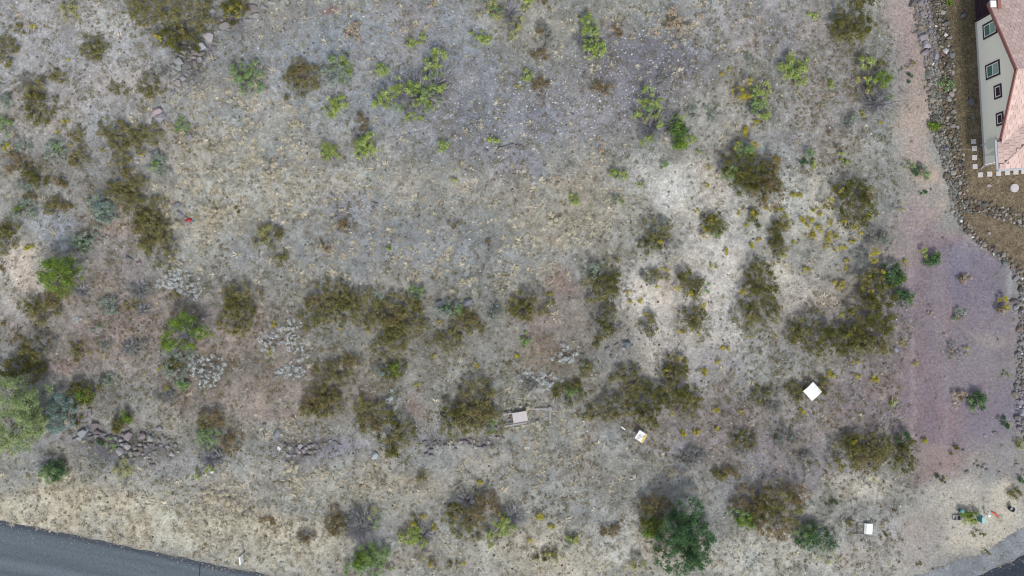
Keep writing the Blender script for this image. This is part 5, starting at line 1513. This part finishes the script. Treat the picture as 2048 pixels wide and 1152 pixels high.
for r in rows:
    if r[3]:
        m = max(r[4], key=lambda b_: b_[3] * b_[4]); LANDM.append((r[3], m[1], m[2]))
DESC = {'O': 'olive shrub', 'D': 'dark olive shrub', 'B': 'brown twiggy shrub', 'L': 'lime-green bush', 'G': 'green bush', 'K': 'dark green tuft', 'J': 'bright green bush', 'S': 'grey-green sage', 'U': 'blue-green tuft', 'W': 'whitish sage',
        'Y': 'yellow-flowering bush', 'T': 'tan dried tuft', 'P': 'pale yellow-green bush', 'H': 'pale straw tuft', 'A': 'grey stalky bush', 'X': 'bare grey twig bush'}
auto = []
for i, r in enumerate(rows):
    if r[2]: continue
    m = max(r[4], key=lambda b_: b_[3] * b_[4] * (.3 if b_[0] == 'X' else 1))
    s = max(m[3], m[4])
    sz = 'tiny' if s <= 5 else ('small' if s <= 11 else ('medium' if s <= 22 else 'broad'))
    d = [(math.hypot(x - m[1], y - m[2]), lb, x, y) for lb, x, y in LANDM]
    dist, lb, x, y = min(d)
    dx, dy = m[1] - x, m[2] - y
    if abs(dx) > abs(dy): ds = 'east of' if dx > 0 else 'west of'
    else: ds = 'south of' if dy > 0 else 'north of'
    auto.append([i, f'{DESC[m[0]]}', sz, ds, lb, dist])
byk = {}
for a in auto: byk.setdefault((a[2], a[1], a[3], a[4]), []).append(a)
ORD = ['nearest', 'second', 'third', 'fourth', 'fifth', 'sixth', 'seventh']
for k, lst in byk.items():
    lst.sort(key=lambda a: a[5])
    for j, a in enumerate(lst):
        lb = f'{a[2]} {a[1]} ' + (f'{a[3]} {a[4]}' if len(lst) == 1 else f'{ORD[j]} out, {a[3]} {a[4]}')
        rows[a[0]][2] = lb
CATN = {'juniper_tree': 'tree', 'leafy_tree': 'tree', 'green_tree': 'tree', 'yellow_bush': 'flowering bush', 'yucca': 'yucca', 'agave': 'agave', 'white_sage': 'sage bush', 'sage_bush': 'sage bush', 'green_weed': 'weed', 'straw_tuft': 'grass tuft'}
GRPN = {'yellow_bush': 'small yellow flowering bushes', 'lime_bush': 'lime-green bushes', 'olive_shrub': 'olive shrubs of the lot', 'sage_bush': 'grey-green sage bushes', 'dry_bush': 'tan dried bushes', 'brown_shrub': 'brown shrubs', 'green_bush': 'green bushes', 'white_sage': 'whitish sage patches', 'dead_bush': 'bare twig bushes', 'straw_tuft': 'large straw tufts'}
for i, (nm, h, lb, sh, bl) in enumerate(rows):
    plant(nm, lb, CATN.get(nm, 'shrub' if ('shrub' in nm or 'thicket' in nm) else 'bush'), GRPN.get(nm), h, bl, 1000 + i, tree=nm.endswith('_tree'))

# each rock of the natural rock groups is named from its look and the nearest landmark
RL = [('the largest pinkish boulder', 417, 73), ('the pale blue-grey boulder', 399, 91), ('the bend boulder', 359, 123), ('the reddish tail boulder', 356, 166), ('the pair of boulders', 316, 229), ('the flat pinkish boulder', 448, 52),
      ('the pile-top boulder', 190, 851), ('the flat pile slab', 163, 867), ('the upright pile boulder', 255, 873), ('the pale pile-end boulder', 299, 877), ('the broad foot boulder', 236, 903),
      ('the long grey slab', 553, 868), ('the pale upright slab', 749, 912), ('the slate boulder by the sage', 935, 605)] + LANDM
def hue(c):
    s = np.array(c[:3]); m = s.mean()
    t = 'pale' if m > .33 else ('dark' if m < .215 else 'mid')
    h_ = 'reddish' if s[0] > s[2] * 1.1 else ('bluish' if s[2] > s[0] * 1.1 else 'grey')
    return t + ' ' + h_
rb = {}
for o, px, py, rr in NAT:
    d, lb, x, y = min((math.hypot(x - px, y - py), lb, x, y) for lb, x, y in RL)
    dx, dy = px - x, py - y
    ds = ('east of' if dx > 0 else 'west of') if abs(dx) > abs(dy) else ('south of' if dy > 0 else 'north of')
    rb.setdefault((('larger ' if rr > 5 else 'small ') + hue(o.color), ds, lb), []).append((d, o))
for (a, ds, lb), lst in rb.items():
    lst.sort(key=lambda t: t[0])
    for j, (d, o) in enumerate(lst):
        o['label'] = f'{a} rock ' + (f'{ds} {lb}' if len(lst) == 1 else f'{ORD[min(j, 6)]} out, {ds} {lb}')
print('plants', len(rows), 'leaves', LEAVES_N[0])

# ------------------------------------------------------------------ ground cover nobody could count
r = np.random.default_rng(77)
LOT_X, LOT_Y = (-35.0, 35.0), (-20.5, 20.5)
def density(px, py, base, regs):
    d = np.full(px.shape, float(base))
    for (cx, cy, rx, ry, w) in regs:
        q = ((px - cx) / rx) ** 2 + ((py - cy) / ry) ** 2
        d += w * np.exp(-q)
    return d
def bare(px, py):
    """1 where plants may grow, 0 on road, track, yard"""
    m = sstep(-7, 12, road_dist(px, py))
    m = m * (1 - .93 * sstep(-18, 10, np.where(in_poly(px, py, TRACK), 8, -30)))
    m = m * np.where(in_poly(px, py, YARD) | (px > 2040), 0, 1)
    m = m * np.where(in_poly(px, py, APRON), .04, 1)
    return m
def scatter(n, base, regs, patch=1.2, seed=1, hard=.25):
    X = r.uniform(*LOT_X, n * 4); Y = r.uniform(*LOT_Y, n * 4)
    px, py = w2p(X, Y)
    d = density(px, py, base, regs) * bare(px, py)
    nz = fbm(X, Y, patch, seed, 3)
    d = d * sstep(.5 - hard, .5 + hard, nz) * 1.6
    k = r.uniform(0, 1, n * 4) < np.clip(d, 0, 1)
    return X[k][:n], Y[k][:n]

# dry straw grass: tufts of thin blades
def tufts(name, X, Y, size, pal, nb, wid, label, mat):
    n = len(X); print(name, n)
    Z = relief(X, Y)
    s = size[0] + (size[1] - size[0]) * r.uniform(0, 1, n) ** 2.2
    lean = r.uniform(0, 2 * PI, n)
    tid = np.repeat(np.arange(n), nb)
    m = len(tid)
    th = r.uniform(0, 2 * PI, m)
    out = r.uniform(.25, 1.0, m) * s[tid]
    ex = np.cos(th) * out + np.cos(lean[tid]) * s[tid] * .35; ey = np.sin(th) * out + np.sin(lean[tid]) * s[tid] * .35
    hz = s[tid] * r.uniform(.3, 1.0, m) * .55
    B = np.stack([X[tid] + np.cos(th) * s[tid] * .08, Y[tid] + np.sin(th) * s[tid] * .08, Z[tid]], -1)
    T = np.stack([X[tid] + ex, Y[tid] + ey, Z[tid] + hz], -1)
    d = T - B; sd = np.stack([-d[:, 1], d[:, 0], np.zeros(m)], -1); sd /= np.linalg.norm(sd, axis=1)[:, None] + 1e-9
    w = (wid * r.uniform(.6, 1.4, m))[:, None]
    mid = B + d * .55 + np.array([0, 0, 1.0]) * (hz * .15)[:, None]
    V = np.stack([B, mid + sd * w, T, mid - sd * w], 1).reshape(-1, 3)
    tc_ = pick(pal, n, r, .16); col = tc_[tid] * (1 + .14 * r.uniform(-1, 1, (m, 1)))
    o = link(name, np_mesh(name, V, np.arange(4 * m).reshape(-1, 4), np.repeat(col, 4, axis=0), mat))
    return tag(o, label, None, None, 'stuff')

STRAW = [(222, 214, 192), (230, 222, 202), (208, 199, 176), (216, 205, 180), (202, 194, 174), (226, 216, 190)]
GREYS = [(176, 175, 164), (164, 163, 152), (188, 186, 176), (150, 148, 140), (180, 176, 158), (166, 168, 156), (158, 148, 132)]
G_STRAW = [(520, 340, 200, 110, .9), (420, 300, 90, 110, .7), (430, 410, 100, 60, .7), (1150, 415, 110, 80, 1.0), (980, 330, 90, 60, .5), (1090, 470, 120, 80, .6), (900, 550, 90, 30, .6),
           (120, 1010, 260, 40, .9), (340, 1060, 260, 40, .9), (560, 1090, 150, 50, .8), (440, 990, 90, 50, .9), (760, 970, 200, 40, .8), (1050, 860, 70, 50, 1.0), (1110, 900, 120, 60, .5), (600, 870, 60, 22, .9),
           (470, 200, 80, 60, .6), (690, 50, 140, 50, .3), (1340, 60, 90, 60, .5), (1150, 80, 80, 60, .3), (850, 430, 160, 50, .3), (1500, 1110, 200, 50, .3), (1120, 1120, 200, 40, .3), (1960, 1070, 90, 50, .4), (720, 540, 200, 40, .4), (150, 930, 120, 30, .6)]
X, Y = scatter(6400, .05, G_STRAW, 1.4, 5)
tufts('straw_grass', X, Y, (.12, .40), STRAW, 30, .013, 'dry straw-coloured grass tufts all over the lot', M_LEAF)
X, Y = scatter(17000, .55, [(300, 700, 400, 160, .4), (900, 720, 320, 140, .5), (1500, 880, 260, 100, .6), (900, 250, 300, 200, .3), (1640, 190, 140, 150, .7), (1460, 550, 150, 150, -.5), (1320, 650, 90, 120, -.45), (1590, 420, 90, 70, -.45), (1360, 350, 80, 50, -.5), (120, 1010, 220, 40, -.4), (380, 1075, 220, 36, -.4), (600, 1120, 120, 30, -.3)], .8, 8)
tufts('grey_stubble', X, Y, (.09, .32), GREYS, 9, .014, 'low grey dead stubble and litter between the bushes', M_LEAF)

# low scrub: little leaf clumps
def scrub(name, X, Y, pal, nl, sz, label, L=.09, W=.035):
    n = len(X); Z = relief(X, Y)
    s = sz[0] + (sz[1] - sz[0]) * r.uniform(0, 1, n) ** 2
    tid = np.repeat(np.arange(n), nl); m = len(tid)
    v = r.normal(size=(m, 3)); v /= np.linalg.norm(v, axis=1)[:, None]; v[:, 2] = np.abs(v[:, 2])
    P = np.stack([X[tid], Y[tid], Z[tid]], -1) + v * (s[tid] * r.uniform(.3, 1, m))[:, None] * np.array([1, 1, .8])
    N = v * .5 + r.normal(size=(m, 3)) * .5 + np.array([0, 0, .7]); N /= np.linalg.norm(N, axis=1)[:, None]
    V = leaf_quads(P, N, L, W, r)
    col = pick(pal, n, r, .15)[tid] * (1 + .15 * r.uniform(-1, 1, (m, 1)))
    o = link(name, np_mesh(name, V, np.arange(4 * m).reshape(-1, 4), np.repeat(col, 4, axis=0), M_LEAF))
    return tag(o, label, None, None, 'stuff')
SC_REG = [(150, 150, 260, 240, .35), (300, 680, 380, 170, .75), (820, 730, 360, 130, .9), (1540, 860, 300, 110, .6), (1640, 200, 150, 160, .7), (1180, 780, 160, 110, .5), (950, 1010, 220, 60, .4), (250, 480, 130, 110, .5), (1620, 720, 160, 80, .6), (1440, 170, 120, 120, .3)]
X, Y = scatter(10500, .30, SC_REG + [(1440, 540, 110, 130, -.4), (1310, 640, 70, 110, -.35), (1590, 420, 80, 60, -.25), (1360, 355, 70, 40, -.3)], 1.6, 12)
scrub('low_scrub', X, Y, [(140, 136, 98), (126, 121, 86), (150, 144, 110), (138, 120, 92), (118, 112, 82), (156, 146, 114), (128, 112, 92)], 16, (.12, .38), 'low olive-grey scrub filling the spaces between bushes')
X, Y = scatter(4200, .2, [(350, 640, 330, 130, .5), (600, 720, 200, 80, .5), (1080, 760, 140, 60, .5), (1600, 300, 160, 130, .4), (120, 300, 160, 160, .3), (1480, 260, 120, 100, .4), (1700, 490, 60, 40, .8), (760, 300, 200, 120, .2)], 1.3, 19)
scrub('low_sage', X, Y, [(164, 172, 164), (174, 182, 176), (148, 158, 152), (182, 188, 184), (154, 160, 158)], 15, (.10, .32), 'low grey-green sage plants between the bushes', .085, .03)
X, Y = scatter(900, .10, [(1640, 440, 110, 110, .9), (1600, 310, 100, 80, .6), (1450, 560, 120, 150, .5), (1560, 1110, 140, 50, .6), (1720, 900, 120, 80, .3), (1330, 620, 80, 100, .4)], 1.0, 23)
scrub('dark_seedlings', X, Y, [(96, 104, 88), (108, 112, 92), (86, 92, 80), (118, 118, 90)], 12, (.05, .17), 'scattered small dark seedlings on the pale sand', .07, .03)

# pale cobbles and pebbles
def pebbles(name, X, Y, sz, pal, label):
    print(name, len(X))
    n = len(X); Z = relief(X, Y)
    s = sz[0] + (sz[1] - sz[0]) * r.uniform(0, 1, n) ** 2.5
    base = np.array([(1, 0, 0), (.3, .85, .05), (-.75, .6, 0), (-.85, -.45, .05), (.25, -.9, 0), (.1, .05, .65)], float)
    a = r.uniform(0, 2 * PI, n); ca, sa = np.cos(a), np.sin(a)
    q = base[None] * s[:, None, None] * r.uniform(.75, 1.25, (n, 6, 1))
    x = q[..., 0] * ca[:, None] - q[..., 1] * sa[:, None] + X[:, None]; y = q[..., 0] * sa[:, None] + q[..., 1] * ca[:, None] + Y[:, None]
    V = np.stack([x, y, q[..., 2] + Z[:, None] + .002], -1).reshape(-1, 3)
    o6 = np.arange(n)[:, None] * 6
    F = np.concatenate([o6 + np.array([[k, (k + 1) % 5, 5]]) for k in range(5)])
    col = np.repeat(pick(pal, n, r, .14), 6, axis=0)
    o = link(name, np_mesh(name, V, F, col, M_ROCKS))
    return tag(o, label, None, None, 'stuff')
X, Y = scatter(14000, .10, [(1270, 140, 130, 70, 1.0), (1180, 190, 110, 60, .8), (970, 200, 110, 80, .5), (1090, 250, 80, 60, .8), (860, 290, 140, 70, .3), (1350, 130, 70, 60, .8), (700, 400, 60, 30, .9), (1035, 335, 30, 30, .6), (700, 60, 150, 50, .2)], .9, 27, .8)
pebbles('pale_gravel', X, Y, (.02, .075), [(208, 212, 214), (194, 200, 202), (220, 222, 220), (182, 188, 190)], 'pale pebbles scattered over the dark gravel ground')
X, Y = scatter(6500, .28, [(250, 885, 75, 26, 1.6), (388, 120, 36, 52, 1.6), (608, 898, 52, 13, 1.6), (920, 890, 95, 12, 1.6), (300, 560, 200, 120, .4), (640, 910, 120, 40, .8), (260, 890, 120, 50, .8), (1850, 700, 120, 300, .3)], 1.0, 29, .4)
pebbles('brown_stones', X, Y, (.02, .09), [(126, 121, 121), (140, 135, 135), (112, 107, 108), (152, 147, 146), (100, 97, 100)], 'loose brown-grey stones strewn over the lot')
# grit washed on to the asphalt edge
X = r.uniform(-34, 35, 60000); Y = r.uniform(-19, -13, 60000)
px, py = w2p(X, Y); dr = road_dist(px, py); k = (dr < 3) & (r.uniform(0, 1, len(X)) < .55 * np.exp(dr / 7.0) * (.3 + 1.4 * vnoise(X, Y, .7, 3)))
o = pebbles('road_grit', X[k], Y[k], (.015, .05), [(176, 168, 152), (160, 154, 142), (190, 182, 164)], 'sandy grit washed over the asphalt edge')
o.location.z = .032
# the yard's loose gravel
X = r.uniform(26.5, 35, 16000); Y = r.uniform(-.5, 20.5, 16000)
px, py = w2p(X, Y); k = in_poly(px, py, YARD) & (X < HB[0] + .5 - (Y - HB[1]) * .06 + np.where(Y < HB[1], 5, 0) - .5)
pebbles('yard_gravel', X[k], Y[k], (.02, .055), [(122, 110, 92), (138, 128, 110), (104, 94, 78), (150, 142, 128), (114, 108, 90)], 'fine brown gravel covering the house yard')
X = r.uniform(24, 35, 9000); Y = r.uniform(-18, 20, 9000)
px, py = w2p(X, Y); k = in_poly(px, py, TRACK)
pebbles('track_pebbles', X[k], Y[k], (.012, .05), [(150, 140, 142), (166, 158, 156), (132, 124, 130), (178, 172, 170)], 'small pebbles on the bare dirt track')
